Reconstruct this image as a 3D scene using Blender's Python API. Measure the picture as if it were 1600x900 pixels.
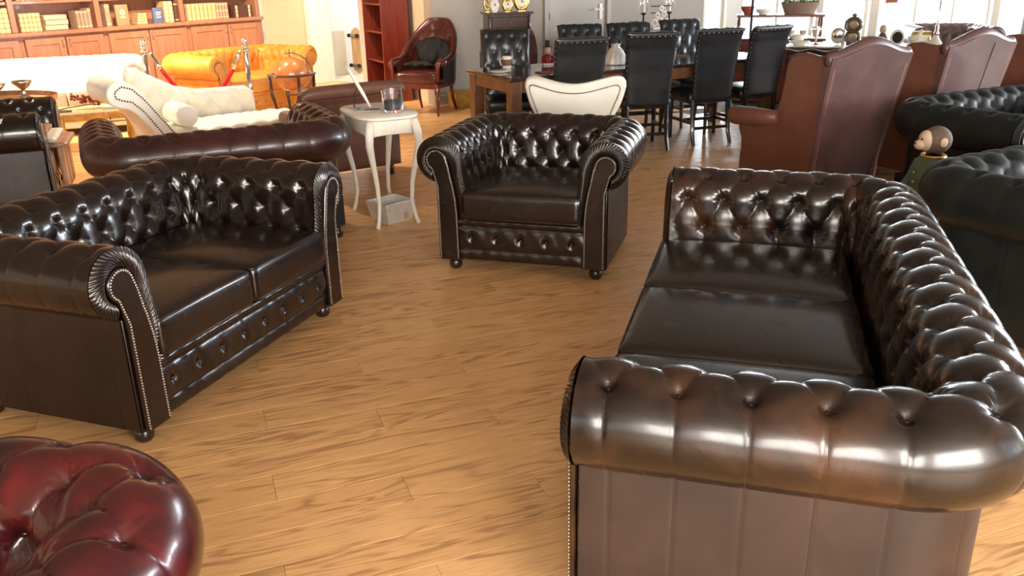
import bpy, math, random
import numpy as np
from mathutils import Vector, Matrix
random.seed(7)
for o in list(bpy.data.objects): bpy.data.objects.remove(o)
S = bpy.context.scene
COL = S.collection
R = math.radians
# ---------------------------------------------------------------- camera
cam_d = bpy.data.cameras.new('camera'); cam = bpy.data.objects.new('camera', cam_d); COL.objects.link(cam)
cam_d.sensor_width = 36; cam_d.lens = 1336.8/1600*36; cam_d.clip_start = .05; cam_d.clip_end = 200
_p, _r = R(20.53), R(1.21)
_f = Vector((0, math.cos(_p), -math.sin(_p))); _r0 = Vector((1, 0, 0)); _u0 = _r0.cross(_f)
_rt = _r0*math.cos(_r)-_u0*math.sin(_r); _up = _r0*math.sin(_r)+_u0*math.cos(_r)
cam.matrix_world = Matrix(((_rt.x, _up.x, -_f.x, 0), (_rt.y, _up.y, -_f.y, 0), (_rt.z, _up.z, -_f.z, 1.6), (0, 0, 0, 1)))
S.camera = cam
# ---------------------------------------------------------------- world, exposure
S.view_settings.view_transform = 'Standard'; S.view_settings.look = 'None'; S.view_settings.gamma = 1
S.view_settings.use_curve_mapping = False; S.view_settings.exposure = 0.52
W_ = bpy.data.worlds.new('sky'); S.world = W_; W_.use_nodes = True
bg = W_.node_tree.nodes['Background']; bg.inputs[0].default_value = (.93, .96, 1, 1); bg.inputs[1].default_value = 2.2
# room axes: EX along the dining table, EY towards the back wall
EX = Vector((.891, .454, 0)); EY = Vector((-.454, .891, 0)); RA = math.atan2(.454, .891)
def AB(a, b, z=0): return EX*a+EY*b+Vector((0, 0, z))
def area(name, loc, look, sx, sy, power, col):
    l = bpy.data.lights.new(name, 'AREA'); l.shape = 'RECTANGLE'; l.size = sx; l.size_y = sy; l.energy = power; l.color = col
    o = bpy.data.objects.new(name, l); COL.objects.link(o); o.location = loc
    o.rotation_euler = (Vector(look)-Vector(loc)).to_track_quat('-Z', 'Y').to_euler(); return o
DAY = (.84, .92, 1)
# daylight standing outside the window openings
area('daylight_front', AB(-.8, -3.7, 1.75), AB(-.8, 0, 1.2), 7.0, 2.0, 1000, (1, .93, .84))
area('daylight_right', AB(13.6, 1.8, 1.6), AB(0, 1.8, 1.2), 8.4, 1.9, 1800, DAY)
area('daylight_back', AB(11.8, 10.9, 1.4), AB(11.8, 0, 1.2), 7.4, 2.4, 1100, DAY)
area('side_room_added_light', Vector((-1.15, 14.7, 2.75)), Vector((-2.6, 14.0, .4)), 1.0, .6, 42, (.88, .94, 1))  # unseen lamp added to brighten the side room
def spot(name, loc, look, power, col, ang=70, blend=.6, rad=.06):
    power *= .74
    l = bpy.data.lights.new(name, 'SPOT'); l.energy = power; l.color = col; l.spot_size = R(ang); l.spot_blend = blend; l.shadow_soft_size = rad
    o = bpy.data.objects.new(name, l); COL.objects.link(o); o.location = loc
    o.rotation_euler = (Vector(look)-Vector(loc)).to_track_quat('-Z', 'Y').to_euler(); return o
WARM = (1, .80, .58)
SPOTS = [((-5.3, 9.2, 2.72), (-4.9, 9.9, .4), 950), ((-4.2, 10.4, 2.72), (-5.4, 12.4, 1.0), 600), ((-3.0, 11.2, 2.72), (-4.4, 13.9, 1.0), 600),
         ((-2.9, 8.2, 2.72), (-2.7, 7.6, .4), 420), ((-3.6, 9.4, 2.72), (-3.1, 10.3, .5), 480), ((-1.9, 9.9, 2.72), (-1.7, 12.2, 1.0), 300),
         ((-1.3, 8.6, 2.72), (-1.3, 9.2, 0), 150), ((-6.0, 8.0, 2.72), (-4.6, 8.4, .4), 420)]
for i, (a_, b_, e_) in enumerate(SPOTS): spot('ceiling_spot_lamp', a_, b_, e_, WARM, 85)
# ---------------------------------------------------------------- helpers
class MB:
    def __init__(s): s.v = []; s.f = []; s.n = 0
    def add(s, v, f):
        v = np.asarray(v, float).reshape(-1, 3); s.v.append(v); k = s.n
        s.f += [tuple(i+k for i in q) for q in f]; s.n += len(v); return s
    def grid(s, P, close_u=False, close_v=False, flip=False):
        P = np.asarray(P, float); n, m = P.shape[:2]; f = []
        for i in range(n if close_u else n-1):
            i2 = (i+1) % n
            for j in range(m if close_v else m-1):
                j2 = (j+1) % m; q = (i*m+j, i2*m+j, i2*m+j2, i*m+j2)
                f.append(q[::-1] if flip else q)
        return s.add(P.reshape(-1, 3), f)
    def box(s, c, d, rz=0, M=None):
        x, y, z = d[0]/2, d[1]/2, d[2]/2
        v = np.array([(-x,-y,-z),(x,-y,-z),(x,y,-z),(-x,y,-z),(-x,-y,z),(x,-y,z),(x,y,z),(-x,y,z)])
        if M is not None: v = v @ np.array(M).T[:3, :3]
        elif rz: a = math.cos(rz); b = math.sin(rz); v = np.c_[v[:,0]*a-v[:,1]*b, v[:,0]*b+v[:,1]*a, v[:,2]]
        return s.add(v+np.array(c), [(0,3,2,1),(4,5,6,7),(0,1,5,4),(1,2,6,5),(2,3,7,6),(3,0,4,7)])
    def beam(s, a, b, w, d, up=(0,0,1)):
        a = np.array(a, float); b = np.array(b, float); t = b-a; L = np.linalg.norm(t); t /= L
        u = np.array(up, float); x = np.cross(t, u)
        if np.linalg.norm(x) < 1e-4: x = np.cross(t, (0, 1, 0))
        x /= np.linalg.norm(x); y = np.cross(x, t); v = []
        for e in (a, b):
            for p, q in ((-1,-1),(1,-1),(1,1),(-1,1)): v.append(e+x*p*w/2+y*q*d/2)
        return s.add(v, [(0,3,2,1),(4,5,6,7),(0,1,5,4),(1,2,6,5),(2,3,7,6),(3,0,4,7)])
    def tube(s, pts, r, seg=8, closed=False, flat=None, caps=True):
        P = np.array(pts, float); n = len(P); r = np.broadcast_to(np.asarray(r, float), (n,))
        T = np.gradient(P, axis=0) if not closed else np.roll(P, -1, 0)-np.roll(P, 1, 0)
        T /= np.linalg.norm(T, axis=1)[:, None]+1e-12
        ref = np.array((0, 0, 1.)) if abs(T[0][2]) < .9 else np.array((1., 0, 0)); X = np.cross(T[0], ref); X /= np.linalg.norm(X)
        rings = []
        for i in range(n):
            X = X-T[i]*(X@T[i]); X /= np.linalg.norm(X)+1e-12; Y = np.cross(T[i], X)
            a = np.arange(seg)*2*math.pi/seg
            rings.append(P[i]+r[i]*(np.cos(a)[:, None]*X+np.sin(a)[:, None]*Y*(flat or 1)))
        k = s.n; s.grid(np.array(rings), close_u=closed, close_v=True)
        if caps and not closed:
            s.f.append(tuple(k+i for i in range(seg))); s.f.append(tuple(k+(n-1)*seg+i for i in range(seg))[::-1])
        return s
    def lathe(s, prof, c=(0,0,0), seg=20, a0=0, axis='z'):
        a = np.arange(seg)*2*math.pi/seg; P = []
        for r, z in prof:
            ring = np.c_[r*np.cos(a), r*np.sin(a), np.full(seg, z)]
            if axis == 'y': ring = ring[:, [0, 2, 1]]*np.array((1, 1, 1))
            if axis == 'x': ring = ring[:, [2, 0, 1]]
            P.append(ring+np.array(c))
        return s.grid(np.array(P), close_v=True, flip=(axis != 'y'))
    def ball(s, c, r, seg=12, rings=8):
        r = np.broadcast_to(np.asarray(r, float), (3,))
        P = [[(c[0]+r[0]*math.sin(t)*math.cos(a), c[1]+r[1]*math.sin(t)*math.sin(a), c[2]+r[2]*math.cos(t)) for a in np.arange(seg)*2*math.pi/seg] for t in np.linspace(0.001, math.pi-.001, rings+1)]
        return s.grid(P, close_v=True)
    def prism(s, poly, f0, f1):
        """poly 2D; f0/f1 map (x,y) to 3D for the two faces"""
        n = len(poly); v = [f0(*p) for p in poly]+[f1(*p) for p in poly]
        return s.add(v, [tuple(range(n))[::-1], tuple(range(n, 2*n))]+[(i, (i+1) % n, n+(i+1) % n, n+i) for i in range(n)])
    def rbox(s, c, d, r=.03, n=(8, 8, 4), crown=0, rz=0, sag=0, tuft=None):
        """rounded cushion box"""
        hx, hy, hz = d[0]/2, d[1]/2, d[2]/2; r = min(r, hx, hy, hz)
        def face(ax, sg):
            o = [i for i in range(3) if i != ax]
            h = (hx, hy, hz); nn = n
            def lin(k): 
                t = np.linspace(-1, 1, nn[k]+1); return np.sign(t)*(1-(1-abs(t))**1.3)*h[k]
            A, B = np.meshgrid(lin(o[0]), lin(o[1]), indexing='ij'); P = np.zeros(A.shape+(3,))
            P[..., o[0]] = A; P[..., o[1]] = B; P[..., ax] = sg*h[ax]; return P
        for ax in range(3):
            for sg in (-1, 1):
                P = face(ax, sg); H = np.array((hx, hy, hz)); C = np.clip(P, -(H-r), H-r); D = P-C
                L = np.linalg.norm(D, axis=-1, keepdims=True); Q = C+D/np.maximum(L, 1e-9)*r
                fx = 1-(Q[..., 0]/hx)**2; fy = 1-(Q[..., 1]/hy)**2; w = np.sqrt(np.clip(fx, 0, 1))*np.sqrt(np.clip(fy, 0, 1))
                Q[..., 2] += np.where(Q[..., 2] > 0, crown*w, -sag*w)
                if tuft is not None: Q[..., 2] += np.where(Q[..., 2] > 0, tuft(Q[..., 0], Q[..., 1]), 0)
                if rz: x, y = Q[..., 0].copy(), Q[..., 1].copy(); Q[..., 0] = x*math.cos(rz)-y*math.sin(rz); Q[..., 1] = x*math.sin(rz)+y*math.cos(rz)
                flip = (sg > 0) == (ax == 1)
                s.grid(Q+np.array(c), flip=flip)
        return s
    def mesh(s, name, mat, smooth=True, weld=False):
        me = bpy.data.meshes.new(name); v = np.concatenate(s.v)
        me.from_pydata([tuple(x) for x in v] if len(v) < 4000 else v.tolist(), [], s.f); me.update()
        if weld:
            import bmesh
            b = bmesh.new(); b.from_mesh(me); bmesh.ops.remove_doubles(b, verts=b.verts, dist=1e-5); b.to_mesh(me); b.free()
        if mat: me.materials.append(mat)
        if smooth:
            me.polygons.foreach_set('use_smooth', [True]*len(me.polygons))
            if smooth is not True: me.set_sharp_from_angle(angle=R(smooth))
        return me
    def build(s, name, mat, parent=None, smooth=40, bevel=0, weld=False, kind=None, label=None):
        o = bpy.data.objects.new(name, s.mesh(name, mat, smooth, weld)); COL.objects.link(o)
        if parent: o.parent = parent
        if bevel:
            m = o.modifiers.new('bevel', 'BEVEL'); m.width = bevel; m.segments = 2; m.limit_method = 'ANGLE'; m.angle_limit = R(35)
        if kind: o['kind'] = kind
        if label: o['label'] = label
        return o
def tag(o, label, cat, group=None, kind=None):
    o['label'] = label; o['category'] = cat
    if group: o['group'] = group
    if kind: o['kind'] = kind
    return o
def thing(name, label, cat, loc=(0,0,0), rz=0, group=None):
    o = bpy.data.objects.new(name, None); COL.objects.link(o); o.location = loc; o.rotation_euler = (0, 0, rz); o.empty_display_size = .1
    return tag(o, label, cat, group)
def place(o, loc, rz=0): o.location = loc; o.rotation_euler = (0, 0, rz); return o
def inst(name, me, parent, loc, rot=None, label=None):
    o = bpy.data.objects.new(name, me); COL.objects.link(o)
    if parent: o.parent = parent
    o.location = loc
    if rot is not None: o.rotation_mode = 'QUATERNION'; o.rotation_quaternion = rot
    if label: o['label'] = label
    return o
def kids(o): return [c for c in bpy.data.objects if c.parent == o]
def copy_tree(o, parent=None, loc=None, rz=None, label=None, _ch=None):
    if _ch is None:
        _ch = {}
        for c in bpy.data.objects:
            if c.parent: _ch.setdefault(c.parent.name, []).append(c)
    c = o.copy(); COL.objects.link(c); c.parent = parent
    if loc is not None: c.location = loc
    if rz is not None: c.rotation_euler = (0, 0, rz)
    if label: c['label'] = label
    for k in _ch.get(o.name, []): copy_tree(k, c, _ch=_ch)
    return c
# ---------------------------------------------------------------- materials
def newmat(name):
    m = bpy.data.materials.new(name); m.use_nodes = True; return m, m.node_tree.nodes, m.node_tree.links, m.node_tree.nodes['Principled BSDF']
def plain(name, col, rough=.5, metal=0, coat=0, emit=None, es=1, bump=0, bscale=60, var=.06, trans=0, ior=1.45, spec=.5):
    m, N, L, B = newmat(name); B.inputs['Roughness'].default_value = rough; B.inputs['Metallic'].default_value = metal
    B.inputs['Coat Weight'].default_value = coat; B.inputs['Transmission Weight'].default_value = trans; B.inputs['IOR'].default_value = ior
    B.inputs['Specular IOR Level'].default_value = spec
    tc = N.new('ShaderNodeTexCoord'); no = N.new('ShaderNodeTexNoise'); no.inputs['Scale'].default_value = 9; no.inputs['Detail'].default_value = 3
    L.new(tc.outputs['Object'], no.inputs['Vector'])
    rp = N.new('ShaderNodeValToRGB'); rp.color_ramp.elements[0].position = .3; rp.color_ramp.elements[1].position = .7
    rp.color_ramp.elements[0].color = tuple(max(0, c*(1-var)) for c in col)+(1,); rp.color_ramp.elements[1].color = tuple(min(1, c*(1+var)) for c in col)+(1,)
    L.new(no.outputs['Fac'], rp.inputs[0]); L.new(rp.outputs[0], B.inputs['Base Color'])
    if emit: B.inputs['Emission Color'].default_value = emit+(1,); B.inputs['Emission Strength'].default_value = es
    if bump:
        n2 = N.new('ShaderNodeTexNoise'); n2.inputs['Scale'].default_value = bscale; n2.inputs['Detail'].default_value = 4; L.new(tc.outputs['Object'], n2.inputs['Vector'])
        b = N.new('ShaderNodeBump'); b.inputs['Strength'].default_value = bump; b.inputs['Distance'].default_value = .01
        L.new(n2.outputs['Fac'], b.inputs['Height']); L.new(b.outputs[0], B.inputs['Normal'])
    return m
def leather(name, c1, c2, rough=.3, scale=5, lo=.4, hi=.68, coat=.25, bump=.05, spec=.5, crough=.12):
    m, N, L, B = newmat(name)
    tc = N.new('ShaderNodeTexCoord'); no = N.new('ShaderNodeTexNoise'); no.inputs['Scale'].default_value = scale; no.inputs['Detail'].default_value = 6; no.inputs['Roughness'].default_value = .6
    no.inputs['Distortion'].default_value = .4
    L.new(tc.outputs['Object'], no.inputs['Vector'])
    rp = N.new('ShaderNodeValToRGB'); rp.color_ramp.elements[0].position = lo; rp.color_ramp.elements[1].position = hi
    rp.color_ramp.elements[0].color = c1+(1,); rp.color_ramp.elements[1].color = c2+(1,)
    L.new(no.outputs['Fac'], rp.inputs[0]); L.new(rp.outputs[0], B.inputs['Base Color'])
    B.inputs['Coat Weight'].default_value = coat; B.inputs['Coat Roughness'].default_value = crough; B.inputs['Specular IOR Level'].default_value = spec
    vo = N.new('ShaderNodeTexVoronoi'); vo.inputs['Scale'].default_value = 330; L.new(tc.outputs['Object'], vo.inputs['Vector'])
    n2 = N.new('ShaderNodeTexNoise'); n2.inputs['Scale'].default_value = 14; n2.inputs['Detail'].default_value = 1.5; L.new(tc.outputs['Object'], n2.inputs['Vector'])
    mx = N.new('ShaderNodeMath'); mx.operation = 'MULTIPLY_ADD'; mx.inputs[1].default_value = .02; L.new(vo.outputs['Distance'], mx.inputs[0]); L.new(n2.outputs['Fac'], mx.inputs[2])
    b = N.new('ShaderNodeBump'); b.inputs['Strength'].default_value = bump; b.inputs['Distance'].default_value = .006
    L.new(mx.outputs[0], b.inputs['Height']); L.new(b.outputs[0], B.inputs['Normal'])
    mr = N.new('ShaderNodeMapRange'); mr.inputs[3].default_value = rough*.8; mr.inputs[4].default_value = rough*1.25
    L.new(n2.outputs['Fac'], mr.inputs[0]); L.new(mr.outputs[0], B.inputs['Roughness'])
    return m
def wood(name, c1, c2, rough=.4, scale=3, coat=.1, axis=(12, 12, 1)):
    m, N, L, B = newmat(name); tc = N.new('ShaderNodeTexCoord'); mp = N.new('ShaderNodeMapping'); mp.inputs['Scale'].default_value = axis
    no = N.new('ShaderNodeTexNoise'); no.inputs['Scale'].default_value = scale; no.inputs['Detail'].default_value = 6; no.inputs['Distortion'].default_value = .6
    L.new(tc.outputs['Object'], mp.inputs[0]); L.new(mp.outputs[0], no.inputs['Vector'])
    rp = N.new('ShaderNodeValToRGB'); rp.color_ramp.elements[0].position = .32; rp.color_ramp.elements[1].position = .7
    rp.color_ramp.elements[0].color = c1+(1,); rp.color_ramp.elements[1].color = c2+(1,)
    L.new(no.outputs['Fac'], rp.inputs[0]); L.new(rp.outputs[0], B.inputs['Base Color']); B.inputs['Roughness'].default_value = rough; B.inputs['Coat Weight'].default_value = coat
    return m
def pane_mat(name, tint=(1, 1, 1), gl=.08):
    m, N, L, B = newmat(name); N.remove(B); o = N['Material Output']
    t = N.new('ShaderNodeBsdfTransparent'); t.inputs[0].default_value = tint+(1,); g = N.new('ShaderNodeBsdfGlossy'); g.inputs['Roughness'].default_value = .02
    x = N.new('ShaderNodeMixShader'); x.inputs[0].default_value = gl; L.new(t.outputs[0], x.inputs[1]); L.new(g.outputs[0], x.inputs[2]); L.new(x.outputs[0], o.inputs[0]); return m
def oak_floor(name):
    """oak boards; the cell of each board matches the board geometry"""
    m, N, L, B = newmat(name)
    def mth(op, a, b=None, c=None):
        n = N.new('ShaderNodeMath'); n.operation = op
        for i, q in enumerate((a, b, c)):
            if q is None: continue
            if isinstance(q, (int, float)): n.inputs[i].default_value = q
            else: L.new(q, n.inputs[i])
        return n.outputs[0]
    ge = N.new('ShaderNodeNewGeometry'); mp = N.new('ShaderNodeMapping'); mp.vector_type = 'TEXTURE'; mp.inputs['Rotation'].default_value = (0, 0, PLK_A)
    L.new(ge.outputs['Position'], mp.inputs[0]); sp = N.new('ShaderNodeSeparateXYZ'); L.new(mp.outputs[0], sp.inputs[0])
    row = mth('FLOOR', mth('DIVIDE', sp.outputs[1], PLK_W)); off = mth('MULTIPLY', row, PLK_O)
    u = mth('DIVIDE', mth('ADD', sp.outputs[0], off), PLK_L); colm = mth('FLOOR', u)
    cb = N.new('ShaderNodeCombineXYZ'); L.new(row, cb.inputs[0]); L.new(colm, cb.inputs[1])
    wn = N.new('ShaderNodeTexWhiteNoise'); wn.noise_dimensions = '2D'; L.new(cb.outputs[0], wn.inputs['Vector'])
    # board coordinates shifted per board
    ux = mth('ADD', mth('MULTIPLY', sp.outputs[0], .8), mth('MULTIPLY', wn.outputs['Value'], 31)); vy = mth('ADD', mth('MULTIPLY', sp.outputs[1], 5.5), mth('MULTIPLY', wn.outputs['Value'], 17))
    c2 = N.new('ShaderNodeCombineXYZ'); L.new(ux, c2.inputs[0]); L.new(vy, c2.inputs[1]); L.new(wn.outputs['Value'], c2.inputs[2])
    n1 = N.new('ShaderNodeTexNoise'); n1.inputs['Scale'].default_value = 1.5; n1.inputs['Detail'].default_value = 2.5; n1.inputs['Distortion'].default_value = .5; L.new(c2.outputs[0], n1.inputs['Vector'])
    rings = mth('SINE', mth('MULTIPLY', n1.outputs['Fac'], 62)); rings = mth('POWER', mth('MULTIPLY_ADD', rings, .5, .5), 2.2)
    c3 = N.new('ShaderNodeCombineXYZ'); L.new(mth('MULTIPLY', sp.outputs[0], 9), c3.inputs[0]); L.new(mth('MULTIPLY', sp.outputs[1], 150), c3.inputs[1])
    n2 = N.new('ShaderNodeTexNoise'); n2.inputs['Scale'].default_value = 1; n2.inputs['Detail'].default_value = 4; L.new(c3.outputs[0], n2.inputs['Vector'])
    n3 = N.new('ShaderNodeTexNoise'); n3.inputs['Scale'].default_value = 2.2; n3.inputs['Detail'].default_value = 3; L.new(c2.outputs[0], n3.inputs['Vector'])
    msk = mth('MULTIPLY', rings, mth('SMOOTH_MIN', 1, mth('MAXIMUM', 0, mth('MULTIPLY_ADD', n3.outputs['Fac'], 4.6, -1.75)), .1))
    fac = mth('ADD', mth('MULTIPLY', msk, .62), mth('MULTIPLY', mth('MAXIMUM', 0, mth('MULTIPLY_ADD', n2.outputs['Fac'], 2.6, -1.25)), .55))
    base = N.new('ShaderNodeValToRGB'); e = base.color_ramp.elements; e[0].position = 0; e[1].position = 1; e[0].color = (.70, .385, .160, 1); e[1].color = (.85, .515, .230, 1); L.new(mth('MULTIPLY_ADD', n1.outputs['Fac'], .8, mth('MULTIPLY_ADD', wn.outputs['Value'], .30, -.05)), base.inputs[0])
    mx = N.new('ShaderNodeMix'); mx.data_type = 'RGBA'; L.new(mth('MINIMUM', fac, .8), mx.inputs[0]); L.new(base.outputs[0], mx.inputs[6]); mx.inputs[7].default_value = (.30, .135, .052, 1)
    L.new(mx.outputs[2], B.inputs['Base Color'])
    B.inputs['Roughness'].default_value = .36; mr = mth('MULTIPLY_ADD', fac, .16, .33); L.new(mr, B.inputs['Roughness'])
    b = N.new('ShaderNodeBump'); b.inputs['Strength'].default_value = .25; b.inputs['Distance'].default_value = .002; b.invert = True; L.new(fac, b.inputs['Height']); L.new(b.outputs[0], B.inputs['Normal'])
    return m
PLK_A, PLK_W, PLK_L, PLK_O = R(20.5), .165, 1.25, .41
M = {}
M['oak'] = oak_floor('oak_floor')
M['brown'] = leather('dark_brown_leather', (.007, .0035, .0026), (.013, .006, .0042), .25, 3, coat=.4, bump=.015)
M['antique'] = leather('antique_brown_leather', (.006, .003, .0022), (.055, .022, .0095), .26, 4.5, .47, .76, coat=.3, bump=.02)
M['side'] = leather('matt_brown_leather', (.019, .0095, .0065), (.034, .017, .011), .48, 5, coat=.05)
M['brown_side'] = leather('brown_side_leather', (.011, .005, .0032), (.019, .0085, .0055), .45, 5, coat=.05)
M['oxblood'] = leather('oxblood_leather', (.014, .004, .004), (.11, .007, .009), .25, 3, .42, .70, coat=.4, bump=.02)
M['oxdark'] = leather('dark_oxblood_leather', (.022, .007, .006), (.065, .014, .012), .32, 5, .42, .75, coat=.25)
M['green'] = leather('dark_green_leather', (.004, .006, .0055), (.008, .011, .010), .50, 5, coat=.0, spec=.35)
M['black'] = leather('black_leather', (.010, .012, .015), (.020, .023, .027), .34, 6, coat=.15)
M['cream'] = leather('cream_leather', (.72, .67, .55), (.80, .76, .66), .42, 4, coat=.1, bump=.06)
M['white_leather'] = leather('white_leather', (.80, .78, .70), (.86, .84, .78), .40, 4, coat=.1, bump=.05)
M['mustard'] = leather('mustard_leather', (.55, .21, .028), (.70, .33, .05), .38, 4, coat=.2)
M['tan'] = leather('tan_leather', (.34, .17, .09), (.48, .27, .16), .4, 9, coat=.1)
M['wing'] = leather('red_brown_leather', (.085, .041, .038), (.125, .062, .058), .42, 4, coat=.12)
M['wing_side'] = leather('plain_red_brown_leather', (.130, .046, .029), (.165, .064, .040), .5, 4, coat=.05)
M['burgundy'] = leather('burgundy_leather', (.06, .013, .010), (.12, .026, .016), .19, 5, coat=.5)
M['taupe'] = leather('taupe_brown_leather', (.13, .055, .035), (.19, .085, .055), .5, 4, coat=.03)
M['brass'] = plain('antique_brass', (.42, .32, .18), .3, 1)
M['nail_dark'] = plain('bronze_nail', (.16, .10, .06), .35, 1)
M['nail_silver'] = plain('pewter_nail', (.50, .46, .40), .3, 1)
M['chrome'] = plain('chrome', (.75, .75, .74), .12, 1, var=.02)
M['foot'] = plain('dark_turned_wood', (.018, .010, .008), .25, coat=.5)
M['white_wood'] = plain('white_painted_wood', (.84, .80, .70), .4, coat=.1)
M['mahogany'] = wood('mahogany', (.10, .012, .006), (.17, .024, .012), .3, 2, .3)
M['bookwood'] = wood('reddish_bookcase_wood', (.31, .135, .075), (.41, .19, .115), .38, 2, .15)
M['darkwood'] = wood('dark_wood', (.035, .014, .010), (.075, .028, .018), .3, 2, .3)
M['tablewood'] = wood('brown_table_wood', (.13, .055, .025), (.22, .10, .045), .38, 2, .2, (3, 3, 3))
M['tabletop'] = wood('dark_polished_wood', (.030, .017, .013), (.055, .030, .022), .14, 2, .6, (2, 12, 4))
M['chairwood'] = plain('black_stained_wood', (.012, .012, .014), .25, coat=.4)
M['crate'] = wood('pale_crate_wood', (.42, .25, .11), (.60, .40, .20), .6, 3, 0)
M['yellow_paint'] = plain('worn_yellow_paint', (.66, .42, .08), .55, var=.3, bump=.3, bscale=20)
M['wall_grey'] = plain('grey_plaster', (.36, .315, .265), .75, bump=.05, var=.02)
M['wall_warm'] = plain('cream_plaster', (.66, .55, .40), .75, bump=.05, var=.02)
M['wall_white'] = plain('white_plaster', (.80, .79, .75), .75, bump=.03, var=.01)
M['ceil'] = plain('ceiling_paint', (.34, .32, .29), .9, var=.01)
M['door'] = plain('grey_door_paint', (.42, .39, .36), .55, var=.01)
M['frame'] = plain('window_frame_paint', (.72, .68, .60), .5, var=.01)
M['pane'] = pane_mat('window_glass')
M['glass'] = plain('clear_glass', (.98, .98, .98), .02, trans=1, var=0)
M['smoke'] = plain('grey_candle_wax', (.035, .045, .055), .4)
M['gold'] = plain('gilt_gold', (.75, .52, .18), .3, 1, bump=.4, bscale=70)
M['ivory'] = plain('ivory_porcelain', (.80, .76, .66), .3)
M['paper'] = plain('printed_paper', (.62, .62, .58), .6, var=.25)
M['red'] = plain('red_velvet', (.55, .008, .02), .7)
M['dull_red'] = plain('dull_red_paint', (.22, .012, .015), .5)
M['paving'] = plain('pale_paving', (.82, .81, .78), .8)
M['dark'] = plain('black_fabric', (.018, .018, .018), .75, bump=.3, bscale=120)
M['void'] = plain('dark_interior', (.012, .010, .010), .8)
M['silver'] = plain('embossed_silver', (.80, .79, .76), .3, .45, bump=1, bscale=60)
M['globe'] = plain('amber_globe', (.50, .17, .05), .25, coat=.6, var=.35)
M['terracotta'] = plain('terracotta_curtain', (.60, .26, .15), .8)
M['stone'] = plain('cream_stone', (.60, .54, .46), .6)
M['leaf'] = plain('green_leaves', (.07, .16, .05), .6, var=.3)
M['coral'] = plain('red_dried_flowers', (.33, .08, .05), .7, var=.3)
M['fur'] = plain('brown_fur_paint', (.13, .085, .06), .7, var=.3, bump=.6, bscale=80)
M['face'] = plain('pale_face_paint', (.55, .40, .28), .6)
M['coat'] = plain('green_coat_paint', (.10, .17, .13), .6, var=.2)
M['pale_floor'] = plain('pale_floor', (.66, .58, .48), .5)
M['pewter'] = plain('dark_pewter', (.14, .12, .10), .4, .6, var=.2)
M['tarnish'] = plain('tarnished_silver', (.50, .45, .36), .28, 1)
M['seam'] = plain('dark_seam_thread', (.03, .015, .01), .8)
# ---------------------------------------------------------------- floor
def pf(x, y): # plank frame -> world
    return (x*math.cos(PLK_A)-y*math.sin(PLK_A), x*math.sin(PLK_A)+y*math.cos(PLK_A))
_d0 = Vector((-3.95, 14.35, 0)); _dd = (Vector((-1.22, 12.02, 0))-_d0).normalized(); _dn = Vector((-_dd.y, _dd.x, 0)); _bd = Vector((2.28, 3.23, 0)).normalized(); _bn = Vector((-_bd.y, _bd.x, 0))
_q = lambda s, o: _d0+_dd*s+_dn*o
_pl = Vector((-6.26, 11.04, 0))-_bd*6.0+_bn*.65
ROOM = [AB(-11.2, -3.2), AB(13.2, -3.2), AB(13.2, 7), AB(16.4, 7), AB(16.4, 10.3), AB(4.37, 10.3), AB(4.37, 11.2), _q(3.1, .3), _q(3.1, 3.3), _q(.6, 3.3), _q(.5, .5), _q(-.2, .6), Vector((-3.98, 14.27, 0))+_bd*.6+_bn*.65, _pl]
ROOM = [(v.x, v.y) for v in ROOM]
floor = MB().prism(ROOM, lambda x, y: (x, y, -.11), lambda x, y: (x, y, -.011)).build('floor', M['void']); floor['kind'] = 'structure'
gr = MB().box((2, 7, -.17), (110, 110, .1)).build('ground_outside', M['paving']); gr['kind'] = 'structure'
def inside(x, y):
    a = x*.891+y*.454; b = -x*.454+y*.891
    if not (-11 < a < 13.05 and -2.95 < b < 15): return False
    if a > 4.9 and b > 10.15 and not (b < 10.9 and a > 8): return False
    return y < 16.2 and (x+3.95)*2.35+(y-14.35)*2.75 < 2.2
cells = []
for r_ in range(-50, 110):
    for c_ in range(-16+int(r_*.328), 22+int(r_*.328)):
        xc = (c_+.5)*PLK_L-r_*PLK_O; yc = (r_+.5)*PLK_W; X_, Y_ = pf(xc, yc)
        if not inside(X_, Y_): continue
        d = Y_*math.cos(_p)+(1.6)*math.sin(_p); px = 800+1337*X_/max(d, .3); py = 450-1337*(Y_*math.sin(_p)-1.6*math.cos(_p))/max(d, .3)
        vis = Y_ > .6 and -200 < px < 1800 and py < 1100
        cells.append(((0 if vis else 1), math.hypot(X_, Y_), xc, yc, X_, Y_))
cells.sort()
def plank(mb, cx, cy, rot=0):
    hx, hy, t, c = PLK_L/2-.0004, PLK_W/2-.0004, .0, .0013; v = []
    for (a, b, z) in ((hx, hy, -.012), (hx, hy, -.0010), (hx-c, hy-c, 0)):
        for sx, sy in ((-1, -1), (1, -1), (1, 1), (-1, 1)):
            x, y = cx+sx*a, cy+sy*b
            if rot: x, y = pf(x, y)
            v.append((x, y, z))
    f = [(8, 9, 10, 11)]
    for k in (0, 4):
        for i in range(4): j = (i+1) % 4; f.append((k+i, k+j, k+4+j, k+4+i))
    mb.add(v, f)
pm = MB(); plank(pm, 0, 0); pme = pm.mesh('plank', M['oak'], smooth=False)
rest = MB()
for i, (v_, d_, xc, yc, X_, Y_) in enumerate(cells):
    if i < 290:
        o = inst('plank', pme, floor, (X_, Y_, 0)); o.rotation_euler = (0, 0, PLK_A)
    else: plank(rest, xc, yc, 1)
rest.build('planks', M['oak'], floor, smooth=False, kind='stuff')
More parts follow.
